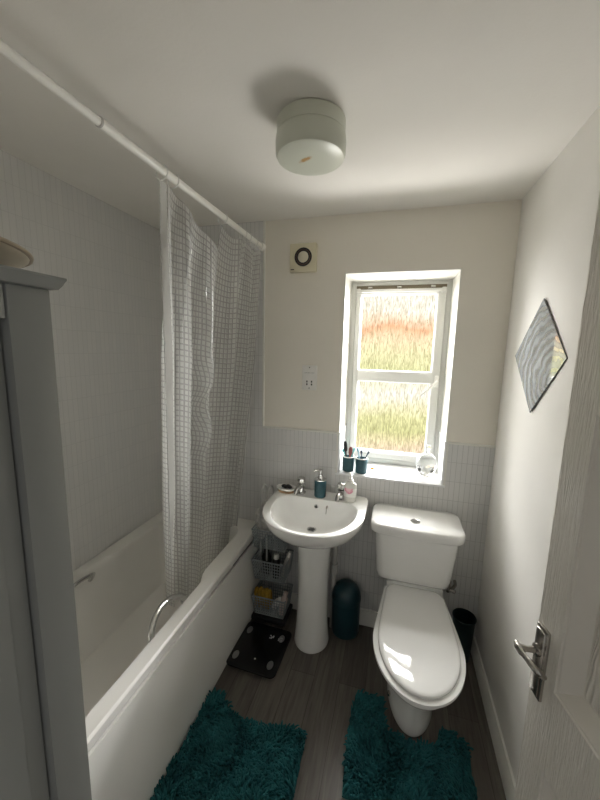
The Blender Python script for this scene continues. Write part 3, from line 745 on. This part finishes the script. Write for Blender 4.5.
bm = bmesh.new(); tube(bm, [(-.331, 1.792, .789), (-.331, 1.778, .787), (-.331, 1.774, .780), (-.333, 1.772, .752)], [.0055, .005, .003, .002], 8); obj('chain_stay', bm, M['dull_metal'], bs)
def tap(x, y):
    k = 1.35
    bm = bmesh.new(); lathe(bm, [(.022 * k, 0), (.022 * k, .004), (.015 * k, .009), (.0135 * k, .030 * k), (.0165 * k, .034 * k), (.0165 * k, .040 * k), (.012 * k, .042 * k)], (x, y, ZR), 28)
    tube(bm, smooth_path([(x, y, ZR + .022 * k), (x - .004, y - .025, ZR + .030 * k), (x - .010, y - .062, ZR + .027 * k), (x - .012, y - .082, ZR + .012 * k)], 5), [.013] * 6 + [.0125] * 5 + [.0115] * 5, 16)
    tp = obj('tap', bm, M['chrome'], bs); tp['label'] = 'chrome tap'
    bm = bmesh.new(); lathe(bm, [(.009 * k, .040 * k), (.009 * k, .046 * k), (.017 * k, .050 * k), (.0185 * k, .058 * k), (.017 * k, .068 * k), (.010 * k, .072 * k)], (x, y, ZR), 8)
    obj('tap_head', bm, M['chrome'], tp)
tap(-.505, 1.862); tap(-.262, 1.852)
bm = bmesh.new(); tube(bm, [(-.285, 1.84, .70), (-.285, 1.84, .40)], .018, 14); tube(bm, [(-.285, 1.84, .42), (-.285, 1.84, .36)], .024, 14); tube(bm, [(-.285, 1.84, .38), (-.285, 1.84, .0)], .014, 14)
o = obj('waste_pipe', bm, M['grey_pipe'], bs); o['label'] = 'grey waste pipe'

# ------------------------------------------------------------------ things on the basin
sd = thing('soap_dish', 'white oval soap dish on a pale wooden base at the basin corner', 'soap dish', (-.590, 1.850, ZR))
bm = bmesh.new(); lathe(bm, [(.044, 0), (.046, .004), (.046, .010), (.042, .012)], (-.590, 1.850, ZR), 32, 1.15, .82); obj('base', bm, M['bamboo'], sd)
bm = bmesh.new(); lathe(bm, [(.040, .010), (.050, .016), (.055, .026), (.054, .028), (.047, .022), (.030, .018), (.001, .017)], (-.590, 1.850, ZR), 32, 1.15, .82); obj('dish', bm, M['ceramic'], sd)
bm = bmesh.new()
for dx, dy, r in ((-.018, .004, .017), (.006, .006, .019), (.020, -.003, .014), (-.006, -.008, .014)): ellipsoid(bm, (-.590 + dx, 1.850 + dy, ZR + .029), (r, r * .8, r * .62), 14)
tag(obj('soap_bar', bm, M['black']), 'black lump of soap lying in the white oval dish', 'soap')
def pump(parent, x, y, z, mat, s=1.0, ang=-2.2):
    bm = bmesh.new(); lathe(bm, [(.016 * s, 0), (.016 * s, .010 * s), (.011 * s, .014 * s), (.011 * s, .022 * s), (.0045 * s, .024 * s), (.0045 * s, .040 * s), (.010 * s, .042 * s), (.010 * s, .052 * s), (.004 * s, .054 * s)], (x, y, z), 20)
    dx, dy = math.cos(ang), math.sin(ang)
    tube(bm, [(x, y, z + .047 * s), (x + dx * .02 * s, y + dy * .02 * s, z + .048 * s), (x + dx * .034 * s, y + dy * .034 * s, z + .044 * s), (x + dx * .038 * s, y + dy * .038 * s, z + .038 * s)], [.006 * s, .005 * s, .0045 * s, .004 * s], 10)
    obj('pump', bm, mat, parent)
dx_, dy_ = -.385, 1.845
sp_ = thing('soap_dispenser', 'teal cylindrical soap dispenser with chrome pump between the taps', 'soap dispenser', (dx_, dy_, ZR))
bm = bmesh.new(); lathe(bm, [(.030, 0), (.0335, .004), (.0345, .05), (.0345, .098), (.032, .103)], (dx_, dy_, ZR), 36); obj('bottle', bm, M['teal'], sp_)
bm = bmesh.new(); lathe(bm, [(.0345, .101), (.0345, .106), (.020, .109), (.017, .111)], (dx_, dy_, ZR), 36); obj('collar', bm, M['chrome'], sp_)
pump(sp_, dx_, dy_, ZR + .110, M['chrome'], 1.0, PI + .15)
hx_, hy_ = -.210, 1.838
hs = thing('hand_soap_bottle', 'white pump bottle of hand soap with a pink flower print beside the right tap', 'soap bottle', (hx_, hy_, ZR))
bm = bmesh.new(); lathe(bm, [(.026, 0), (.030, .004), (.031, .03), (.031, .088), (.0295, .101), (.023, .109), (.013, .113)], (hx_, hy_, ZR), 32, 1.12, .72); obj('bottle', bm, M['soap'], hs)
bm = bmesh.new(); rr = []
for z in (.030, .096):
    w = 1.0 if z < .09 else .93
    rr.append([(hx_ + .0315 * w * 1.12 * math.cos(a), hy_ + .0315 * w * .72 * math.sin(a), ZR + z) for a in [PI * 1.02 + PI * .96 * k / 16 for k in range(17)]])
rr.insert(1, [(hx_ + .0315 * 1.12 * math.cos(a), hy_ + .0315 * .72 * math.sin(a), ZR + .075) for a in [PI * 1.02 + PI * .96 * k / 16 for k in range(17)]])
loft(bm, rr, False, False, False); obj('printed_label', bm, M['flower'], hs)
pump(hs, hx_, hy_, ZR + .112, M['white_plastic'], 1.05, -1.4)

# ------------------------------------------------------------------ things on the window sill
def tumbler(x, y, label):
    t = tag(None or bpy.data.objects.new('tumbler', None), label, 'tumbler', 'teal tumblers on the window sill'); COL.objects.link(t); t.location = (x, y, WZ0)
    bm = bmesh.new(); lathe(bm, [(.030, 0), (.0335, .003), (.035, .010), (.035, .086), (.034, .090), (.032, .089), (.0315, .02), (.001, .014)], (x, y, WZ0), 32); obj('cup', bm, M['teal'], t)
    bm = bmesh.new(); lathe(bm, [(.0352, .087), (.0356, .0915), (.032, .0925), (.0315, .088)], (x, y, WZ0), 32, cap0=False, cap1=False); obj('rim', bm, M['white_plastic'], t)
    return t
T1 = (-.247, 1.985); T2 = (-.168, 1.976)
tumbler(*T1, 'teal ribbed tumbler at the left end of the sill, holding brushes and combs')
tumbler(*T2, 'teal tumbler second from the left on the sill, holding toothbrushes')
def stick(name, label, cat, base, tip, r, mat, head=None, group=None, hmat=None):
    b_, t_ = Vector(base), Vector(tip)
    bm = bmesh.new(); tube(bm, [b_, b_.lerp(t_, .3), b_.lerp(t_, .7), t_], [r * .9, r, r * .9, r * .8], 8, .6)
    if head is None:
        return tag(obj(name, bm, mat), label, cat, group)
    th = thing(name, label, cat, base, 0, group)
    obj('handle', bm, mat, th)
    bm = bmesh.new(); d = (t_ - b_).normalized(); hl, hr, hy = head
    tube(bm, [t_ - d * hl * .5, t_ - d * hl * .25, t_ + d * hl * .2, t_ + d * hl * .5], [hr * .7, hr, hr, hr * .6], 10, hy)
    obj('head', bm, hmat or mat, th)
    return th
z0 = WZ0 + .017
stick('hairbrush', 'black hairbrush standing in the left tumbler on the sill', 'hairbrush', (T1[0] - .008, T1[1] - .004, z0), (T1[0] - .020, T1[1] - .012, z0 + .135), .006, M['black'], (.062, .012, .7))
stick('hair_comb', 'reddish brown comb handle standing in the left tumbler on the sill', 'comb', (T1[0] + .005, T1[1] - .006, z0), (T1[0] + .012, T1[1] - .014, z0 + .110), .007, M['redbrown'], (.05, .011, .5))
stick('toothbrush', 'aqua toothbrush leaning right in the left tumbler', 'toothbrush', (T1[0] - .002, T1[1] + .01, z0), (T1[0] + .030, T1[1] - .002, z0 + .115), .0045, M['aqua'], (.028, .006, 1.2))
stick('razor', 'aqua plastic razor at the left side of the left tumbler', 'razor', (T1[0] + .006, T1[1] + .012, z0), (T1[0] - .031, T1[1] - .002, z0 + .105), .0045, M['aqua'], (.02, .009, 1.5))
stick('toothbrush', 'pale blue toothbrush at the left side of the second tumbler', 'toothbrush', (T2[0] - .002, T2[1] + .012, z0), (T2[0] - .024, T2[1] - .003, z0 + .122), .0045, M['blue'], (.026, .007, 1.2))
stick('toothbrush', 'dark upright toothbrush in the middle of the second tumbler', 'toothbrush', (T2[0] + .006, T2[1] - .004, z0), (T2[0] - .003, T2[1] - .012, z0 + .112), .004, M['navy'], (.024, .007, 1.2))
stick('toothbrush', 'dark blue toothbrush leaning far right in the second tumbler', 'toothbrush', (T2[0] - .012, T2[1] + .004, z0), (T2[0] + .038, T2[1] - .010, z0 + .112), .0038, M['navy'], (.024, .006, 1.2))
tag(obj('bottle_cap', bx(-.118, -.098, 2.05, 2.066, WZ0, WZ0 + .008, bev=.003), M['yellow']), 'tiny yellow cap lying on the sill right of the tumblers', 'cap')
# clear glass skull bottle
kx, ky = .195, 2.005
sk = thing('glass_bottle', 'clear glass skull-shaped bottle with stopper at the right end of the sill', 'bottle', (kx, ky, WZ0), -.15)
bm = bmesh.new(); R = bmesh.ops.create_uvsphere(bm, u_segments=48, v_segments=36, radius=1.0)
for v in R['verts']:
    p = v.co.copy(); z = p.z
    wx, wy, hz = .056, .062, .070
    q = Vector((p.x * wx, p.y * wy, z * hz + .076))
    if z < 0:   # jaw: narrower and pulled forward
        k = min(1, -z / .9); q.x *= 1 - .30 * k; q.y = q.y * (1 - .22 * k) - .014 * k
        q.z = max(.0015, q.z + .002)
    f = Vector((q.x, q.y, q.z))
    if p.y < 0:
        for ex in (-.021, .021):
            d = ((f.x - ex) / .014) ** 2 + ((f.z - .072) / .013) ** 2
            q.y += .030 * math.exp(-d)
        d = (f.x / .008) ** 2 + ((f.z - .048) / .011) ** 2; q.y += .016 * math.exp(-d)
        d = ((f.z - .026) / .006) ** 2; q.y += .008 * math.exp(-d) * (1 + .9 * math.sin(f.x * 800))
        for ex in (-.036, .036):
            d = ((f.x - ex) / .012) ** 2 + ((f.z - .050) / .010) ** 2; q.y -= .012 * math.exp(-d) 
    v.co = q
bmesh.ops.transform(bm, matrix=Matrix.Scale(1.06, 4), verts=bm.verts)
obj('skull_body', bm, M['crystal'], sk, local=True, sharp=180)
bm = bmesh.new(); lathe(bm, [(.020, .150), (.015, .156), (.0145, .166), (.0175, .168), (.0175, .174), (.014, .176)], (0, .004, 0), 28); obj('neck', bm, M['crystal'], sk, local=True)
bm = bmesh.new(); lathe(bm, [(.013, .1762), (.017, .178), (.019, .186), (.017, .194), (.008, .197)], (0, .004, 0), 28); obj('stopper', bm, M['crystal'], sk, local=True)

# ------------------------------------------------------------------ toilet
TXc = .158
to = thing('toilet', 'white close-coupled toilet with lid down below the window', 'toilet', (TXc, 1.50, 0))
def egg(hw, yf, yb, yc, hb, z, N=80, back_r=.03):
    # widest (hw) at yc, ellipse to the front yf, taper to half width hb at the straight back yb
    pts = []
    n1 = int(N * .62); n2 = N - n1
    for k in range(n1):
        a = PI * k / (n1 - 1)
        pts.append((TXc + hw * math.cos(a), yc - (yc - yf) * math.sin(a) ** .98, z))
    half = []
    m = n2 // 2
    for k in range(1, m + 1):
        t = k / m
        w = hw + (hb - hw) * (t ** 1.25) if t < .88 else None
        y = yc + (yb - yc) * t
        if w is None:
            w0 = hw + (hb - hw) * (.88 ** 1.25); tt_ = (t - .88) / .12; w = w0 - tt_ * .035; y = yc + (yb - yc) * min(1, .88 + .12 * math.sin(tt_ * PI / 2))
        half.append((w, y))
    left = [(TXc - w, y, z) for w, y in half]; right = [(TXc + w, y, z) for w, y in reversed(half)]
    # front arc runs right -> front -> left, then left side back, then right side forward
    return pts + left + right
bm = bmesh.new()
foot = lambda hw, yf, yb, z: egg(hw, yf, yb, (yf + yb) / 2 + .02, hw * .95, z)
rings = [foot(.108, 1.350, 1.80, 0), foot(.110, 1.346, 1.80, .01), foot(.104, 1.352, 1.79, .05), foot(.100, 1.352, 1.78, .12), foot(.106, 1.335, 1.78, .19),
         egg(.128, 1.280, 1.78, 1.50, .115, .25), egg(.155, 1.212, 1.79, 1.48, .125, .31), egg(.176, 1.162, 1.80, 1.46, .14, .36), egg(.182, 1.145, 1.80, 1.45, .145, .385), egg(.180, 1.147, 1.80, 1.45, .145, .396), egg(.172, 1.155, 1.79, 1.45, .14, .400)]
loft(bm, rings); obj('pan', bm, M['ceramic'], to, sharp=60)
bm = bmesh.new(); rings = [egg(.179, 1.140, 1.735, 1.40, .136, .402), egg(.187, 1.130, 1.735, 1.40, .142, .406), egg(.187, 1.130, 1.735, 1.40, .142, .417), egg(.180, 1.138, 1.733, 1.40, .136, .420)]
loft(bm, rings); obj('seat', bm, M['seat'], to, sharp=40)
bm = bmesh.new(); rings = [egg(.162, 1.152, 1.74, 1.40, .134, .421), egg(.166, 1.147, 1.74, 1.40, .138, .424), egg(.166, 1.147, 1.74, 1.40, .138, .432), egg(.163, 1.151, 1.738, 1.40, .135, .4355), egg(.155, 1.162, 1.73, 1.40, .131, .438), egg(.11, 1.22, 1.71, 1.42, .10, .4405), egg(.06, 1.30, 1.66, 1.44, .06, .4415)]
loft(bm, rings); o = obj('lid', bm, M['seat'], to, sharp=60)
bm = bmesh.new(); box(bm, TXc - .142, TXc + .142, 1.738, 1.766, .402, .448, .008, 3); obj('hinge', bm, M['seat'], to)
bm = bmesh.new()
tcx = .145
def trr(hw, yf, yb, z, r): return [(tcx + (x), y, z) for x, y, z in rrect(-hw, hw, yf, yb, r, z, 6)]
rings = [trr(.150, 1.755, 1.905, .452, .03), trr(.172, 1.735, 1.912, .456, .04), trr(.184, 1.722, 1.915, .470, .045), trr(.188, 1.715, 1.916, .50, .045), trr(.199, 1.692, 1.918, .66, .045), trr(.204, 1.684, 1.918, .765, .045)]
loft(bm, rings); obj('cistern', bm, M['ceramic'], to, sharp=60)
def lidr(hw, yf, yb, z, r, bow):
    return [(x, y - bow * max(0, 1 - ((x - tcx) / hw) ** 2) * (1 if y < (yf + yb) / 2 else 0), z) for x, y, z in (lambda P: [(tcx + a, b, c) for a, b, c in P])(rr_dense(hw, yf, yb, z, r))]
def rr_dense(hw, yf, yb, z, r):
    P = rrect(-hw, hw, yf, yb, r, z, 8); out = []
    for i in range(len(P)):
        a, b = Vector(P[i]), Vector(P[(i + 1) % len(P)]); out.append(tuple(a))
        if i % 9 == 8:
            for q in range(1, 14): out.append(tuple(a.lerp(b, q / 14)))
    return out
bm = bmesh.new()
rings = [lidr(.208, 1.678, 1.918, .750, .05, .012), lidr(.224, 1.662, 1.919, .751, .05, .014), lidr(.226, 1.660, 1.920, .755, .05, .014), lidr(.226, 1.660, 1.920, .786, .05, .014), lidr(.2235, 1.663, 1.918, .794, .05, .014), lidr(.217, 1.670, 1.914, .799, .05, .014), lidr(.15, 1.72, 1.88, .801, .04, .008)]
loft(bm, rings); obj('cistern_lid', bm, M['ceramic'], to, sharp=60)
bm = bmesh.new(); lathe(bm, [(.024, .799), (.024, .803), (.021, .8055), (.019, .8045), (.004, .806), (.001, .806)], (.139, 1.745, 0), 32); o = obj('flush_button', bm, M['chrome'], to); o['label'] = 'chrome push button'
bm = bmesh.new(); tube(bm, smooth_path([(.33, 1.80, .455), (.33, 1.80, .415), (.345, 1.83, .395), (.38, 1.88, .395), (.385, YB - .01, .395)], 5), .009, 10); tube(bm, [(.33, 1.80, .47), (.33, 1.80, .425)], .016, 12); tube(bm, [(.335, 1.80, .425), (.365, 1.78, .425)], .010, 10)
o = obj('inlet_valve', bm, M['dull_metal'], to)
bm = bmesh.new(); ellipsoid(bm, (TXc - .100, 1.45, .075), (.008, .012, .012), 12); obj('fixing_cap', bm, M['dull_metal'], to)

# ------------------------------------------------------------------ bins
bx_, by_ = -.205, 1.838
b1 = thing('waste_bin', 'dark teal dome-topped bin standing between the basin pedestal and the toilet', 'bin', (bx_, by_, 0))
bm = bmesh.new(); lathe(bm, [(.070, 0), (.078, .004), (.082, .02), (.084, .20), (.083, .213)], (bx_, by_, 0), 40); obj('body', bm, M['bin_teal'], b1)
bm = bmesh.new(); lathe(bm, [(.0855, .212), (.0865, .218), (.084, .245), (.074, .278), (.055, .300), (.030, .311), (.002, .314)], (bx_, by_, 0), 40); ld = obj('dome_lid', bm, M['bin_teal'], b1)
bm = bmesh.new()
fl = []
for z, r in ((.224, .0870), (.246, .0853), (.268, .0792), (.286, .0690)):
    fl.append([(bx_ + r * math.cos(a), by_ + r * math.sin(a), z) for a in [-PI / 2 + .15 - .62 + 1.24 * k / 12 for k in range(13)]])
loft(bm, fl, False, False, False); obj('flap', bm, M['bin_teal'], ld)
cx_, cy_ = .435, 1.845
b2 = thing('waste_bin', 'small open dark green bin in the corner right of the toilet', 'bin', (cx_, cy_, 0))
bm = bmesh.new(); lathe(bm, [(.040, 0), (.044, .003), (.056, .245), (.0575, .25), (.0555, .249), (.043, .006), (.001, .005)], (cx_, cy_, 0), 36); obj('body', bm, M['bin_dark'], b2)
bm = bmesh.new(); tube(bm, [(cx_ + .0572 * math.cos(2 * PI * k / 40), cy_ + .0572 * math.sin(2 * PI * k / 40), .249) for k in range(41)], .003, 8); obj('rim', bm, M['bin_dark'], b2)

# ------------------------------------------------------------------ tiered basket stand beside the bath
RKX0, RKX1, RKY0, RKY1 = -.765, -.555, 1.735, 1.90
rk = thing('basket_stand', 'three-tier stand of grey plastic baskets squeezed between bath and basin', 'basket stand', (-.66, 1.81, 0))
def basket(z, h, mat=None):
    bm = bmesh.new(); zt = z + h; ins = .014
    box(bm, RKX0 + ins, RKX1 - ins, RKY0 + ins, RKY1 - ins, z, z + .004)
    top = [(RKX0, RKY0), (RKX1, RKY0), (RKX1, RKY1), (RKX0, RKY1)]; bot = [(RKX0 + ins, RKY0 + ins), (RKX1 - ins, RKY0 + ins), (RKX1 - ins, RKY1 - ins), (RKX0 + ins, RKY1 - ins)]
    for i in range(4):
        a, b = Vector((*top[i], zt)), Vector((*top[(i + 1) % 4], zt)); c, d = Vector((*bot[i], z)), Vector((*bot[(i + 1) % 4], z))
        tube(bm, [a, b], .0045, 6); tube(bm, [c, d], .003, 6)
        n = 13 if i % 2 == 0 else 10
        for k in range(n + 1): tube(bm, [c.lerp(d, k / n), a.lerp(b, k / n)], .0022, 5)
        for k in range(1, 6): tube(bm, [c.lerp(a, k / 6), d.lerp(b, k / 6)], .0022, 5)
    obj('basket', bm, mat or M['grey_basket'], rk)
basket(.052, .120); basket(.285, .125); basket(.490, .115)
bm = bmesh.new()
for x in (-.715, -.675):
    tube(bm, smooth_path([(x, RKY0 + .012, .415), (x, RKY0 + .012, .50), (x, RKY0 + .012, .78), (x, RKY0 + .030, .84), (x, RKY0 + .065, .865), (x, RKY0 + .10, .84), (x, RKY0 + .118, .78), (x, RKY1 - .048, .40), (x, RKY1 - .048, .06)], 6), .0048, 8)
obj('wire_frame', bm, M['wire'], rk)
bm = bmesh.new(); box(bm, RKX0 - .004, RKX1 + .004, RKY0 - .004, RKY1, .016, .040, .004)
for x in (RKX0 + .02, RKX1 - .02):
    for y in (RKY0 + .02, RKY1 - .03): lathe(bm, [(.012, 0), (.014, .004), (.012, .020)], (x, y, 0), 14)
obj('base', bm, M['black'], rk)
def bag_blob(name, label, cat, c, r, mat, seed, amp=.28):
    rnd = random.Random(seed); bm = bmesh.new(); R = bmesh.ops.create_icosphere(bm, subdivisions=4, radius=1.0)
    ks = [(Vector((rnd.uniform(-1, 1), rnd.uniform(-1, 1), rnd.uniform(-1, 1))) * rnd.uniform(3, 9), rnd.uniform(0, 6)) for _ in range(8)]
    for v in R['verts']:
        s = 1 + sum(math.sin(v.co.dot(k) + p) for k, p in ks) / 8 * amp * 2
        v.co = Vector((v.co.x * r[0] * s + c[0], v.co.y * r[1] * s + c[1], v.co.z * r[2] * s + c[2]))
    return tag(obj(name, bm, mat, sharp=180), label, cat)
bag_blob('net_pouch', 'crumpled pale net pouch heaped in the top basket beside the basin', 'pouch', (-.715, 1.80, .640), (.046, .05, .110), M['net'], 3)
def bottle(name, label, x, y, z, r, h, mat, capmat, rot=None, cat='bottle'):
    t = thing(name, label, cat, (x, y, z))
    if rot: t.rotation_euler = rot
    bm = bmesh.new(); lathe(bm, [(r * .9, 0), (r, .004), (r, h * .68), (r * .8, h * .76), (r * .45, h * .80)], (0, 0, 0), 24); obj('body', bm, mat, t, local=True)
    bm = bmesh.new(); lathe(bm, [(r * .62, h * .80), (r * .62, h * .97), (r * .5, h)], (0, 0, 0), 20); obj('cap', bm, capmat, t, local=True)
    return t
bottle('shampoo_bottle', 'tall black bottle at the left of the middle basket', -.700, 1.81, .290, .028, .165, M['black'], M['black'])
bottle('toiletry_bottle', 'black bottle with a white cap in the middle basket', -.630, 1.79, .290, .024, .150, M['black'], M['white_plastic'])
bottle('toiletry_tube', 'grey tube leaning to the right in the middle basket', -.590, 1.81, .295, .017, .165, M['grey_pipe'], M['white_plastic'], (0, .24, 0), 'tube')
# folded mustard cloth hanging out of the lowest basket
bm = bmesh.new()
for k in range(5):
    x = -.745 + k * .021
    rr = []
    for (y, z, w) in ((1.80, .075, .009), (1.79, .14, .011), (1.775, .200 + .008 * (k % 2), .011), (1.762, .207, .010), (1.752, .19 - .004 * (k % 3), .009), (1.751, .10, .007)):
        rr.append([(x + w * math.cos(a) + .004 * math.sin(z * 60 + k), y + .006 * math.sin(a), z + .004 * math.sin(a)) for a in [2 * PI * q / 10 for q in range(10)]])
    loft(bm, rr)
tag(obj('cleaning_cloth', bm, M['yellow'], sharp=180), 'folded mustard yellow cloth stuffed in the lowest basket', 'cloth')
bottle('squeeze_bottle', 'white bottle lying slanted in the lowest basket', -.640, 1.785, .085, .018, .125, M['white_plastic'], M['white_plastic'], (.35, .45, 0))
bottle('lotion_bottle', 'pale pink bottle leaning over the right of the lowest basket', -.590, 1.775, .066, .020, .165, M['pinkish'], M['pinkish'], (.1, .22, 0))

# ------------------------------------------------------------------ bathroom scales
sc_t = thing('bathroom_scale', 'black glass bathroom scales on the floor beside the bath', 'scales', (-.634, 1.556, 0), -.03)
def lrr(hx, hy, r, z): return rrect(-hx, hx, -hy, hy, r, z, 6)
bm = bmesh.new(); loft(bm, [lrr(.138, .150, .03, .014), lrr(.140, .152, .03, .017), lrr(.140, .152, .03, .022), lrr(.137, .149, .03, .0245)]); obj('platform', bm, M['black_glass'], sc_t, local=True)
for x in (-.095, .095):
    for y in (-.11, .11):
        bm = bmesh.new(); lathe(bm, [(.014, 0), (.015, .003), (.013, .015)], (x, y, 0), 16); obj('foot', bm, M['black'], sc_t, local=True)
for x, y in ((-.106, .085), (.094, .085), (-.106, -.088), (.094, -.088)):
    bm = bmesh.new(); loft(bm, [[(x + .016 * math.cos(a), y + .026 * math.sin(a), z) for a in [2 * PI * k / 28 for k in range(28)]] for z in (.0242, .0255)]); o = obj('electrode_pad', bm, M['steel_pad'], sc_t, local=True); o['label'] = 'steel oval pad'
for px, py, cells in ((.024, .066, ((0, 0), (1, 0), (2, 1), (0, 2), (2, 2), (1, 1))), (.076, .067, ((0, 0), (0, 1), (1, 2), (2, 0), (2, 2)))):
    bm = bmesh.new()
    for a, b in cells: box(bm, px + a * .0085, px + a * .0085 + .007, py + b * .0085, py + b * .0085 + .007, .0254, .0258)
    obj('display_marking', bm, M['display'], sc_t, local=True)
bm = bmesh.new(); lathe(bm, [(.0045, 0), (.004, .0006)], (.003, -.078, .0246), 14); obj('logo_mark', bm, M['display'], sc_t, local=True)

# ------------------------------------------------------------------ shaggy teal mats
def inside(p, poly):
    c = False; n = len(poly)
    for i in range(n):
        (x0, y0), (x1, y1) = poly[i], poly[(i + 1) % n]
        if (y0 > p[1]) != (y1 > p[1]) and p[0] < (x1 - x0) * (p[1] - y0) / (y1 - y0) + x0: c = not c
    return c
def shag_mat(name, label, poly, seed, step=.0085, ln=.030):
    rnd = random.Random(seed)
    cx = sum(p[0] for p in poly) / len(poly); cy = sum(p[1] for p in poly) / len(poly)
    t = thing(name, label, 'bath mat', (cx, cy, 0))
    bm = bmesh.new()
    ring = lambda z: [(x, y, z) for x, y in poly]
    loft(bm, [ring(0), ring(.009)])
    obj('backing', bm, M['teal_back'], t)
    bm = bmesh.new()
    xs = [p[0] for p in poly]; ys = [p[1] for p in poly]
    x = min(xs)
    while x < max(xs):
        y = min(ys)
        while y < max(ys):
            px, py = x + rnd.uniform(-.5, .5) * step, y + rnd.uniform(-.5, .5) * step
            if inside((px, py), poly):
                # neighbouring tufts lean the same way in soft swirls
                a = 2.2 * math.sin(px * 17 + seed) + 2.0 * math.cos(py * 15 + seed * 2) + rnd.uniform(-.9, .9)
                lean = rnd.uniform(.25, .85); l = ln * rnd.uniform(.75, 1.15); r = rnd.uniform(.0030, .0042)
                dx, dy = math.cos(a), math.sin(a)
                pts = [(px, py, .008), (px + dx * l * .25 * lean, py + dy * l * .25 * lean, .008 + l * .45), (px + dx * l * .65 * lean, py + dy * l * .65 * lean, .008 + l * .78 * (1.1 - .4 * lean)), (px + dx * l * lean, py + dy * l * lean, .008 + l * .85 * (1.1 - .5 * lean))]
                tube(bm, pts, [r, r * 1.1, r, r * .5], 5)
            y += step
        x += step
    o = obj('pile', bm, M['teal_pile'], t, sharp=180); o['kind'] = 'stuff'
    return t
def arc_pts(pts, n=5): return [(p.x, p.y) for p in smooth_path([(x, y, 0) for x, y in pts], n)]
shag_mat('bath_mat', 'shaggy teal bath mat with a scooped far edge beside the bath', arc_pts([(-.768, .80), (-.768, 1.02), (-.765, 1.24), (-.715, 1.262), (-.650, 1.222), (-.53, 1.185), (-.40, 1.208), (-.29, 1.222), (-.278, 1.10), (-.272, .95), (-.285, .80), (-.52, .78)], 4)[:-3] , 3)
shag_mat('bath_mat', 'shaggy teal mat cut to fit around the foot of the toilet', arc_pts([(-.100, 1.06), (-.108, 1.24), (-.095, 1.44), (-.03, 1.475), (.030, 1.470), (.040, 1.39), (.065, 1.335), (.158, 1.312), (.250, 1.335), (.278, 1.39), (.30, 1.405), (.385, 1.375), (.385, 1.27), (.372, 1.06), (.15, 1.035)], 4)[:-2], 5)
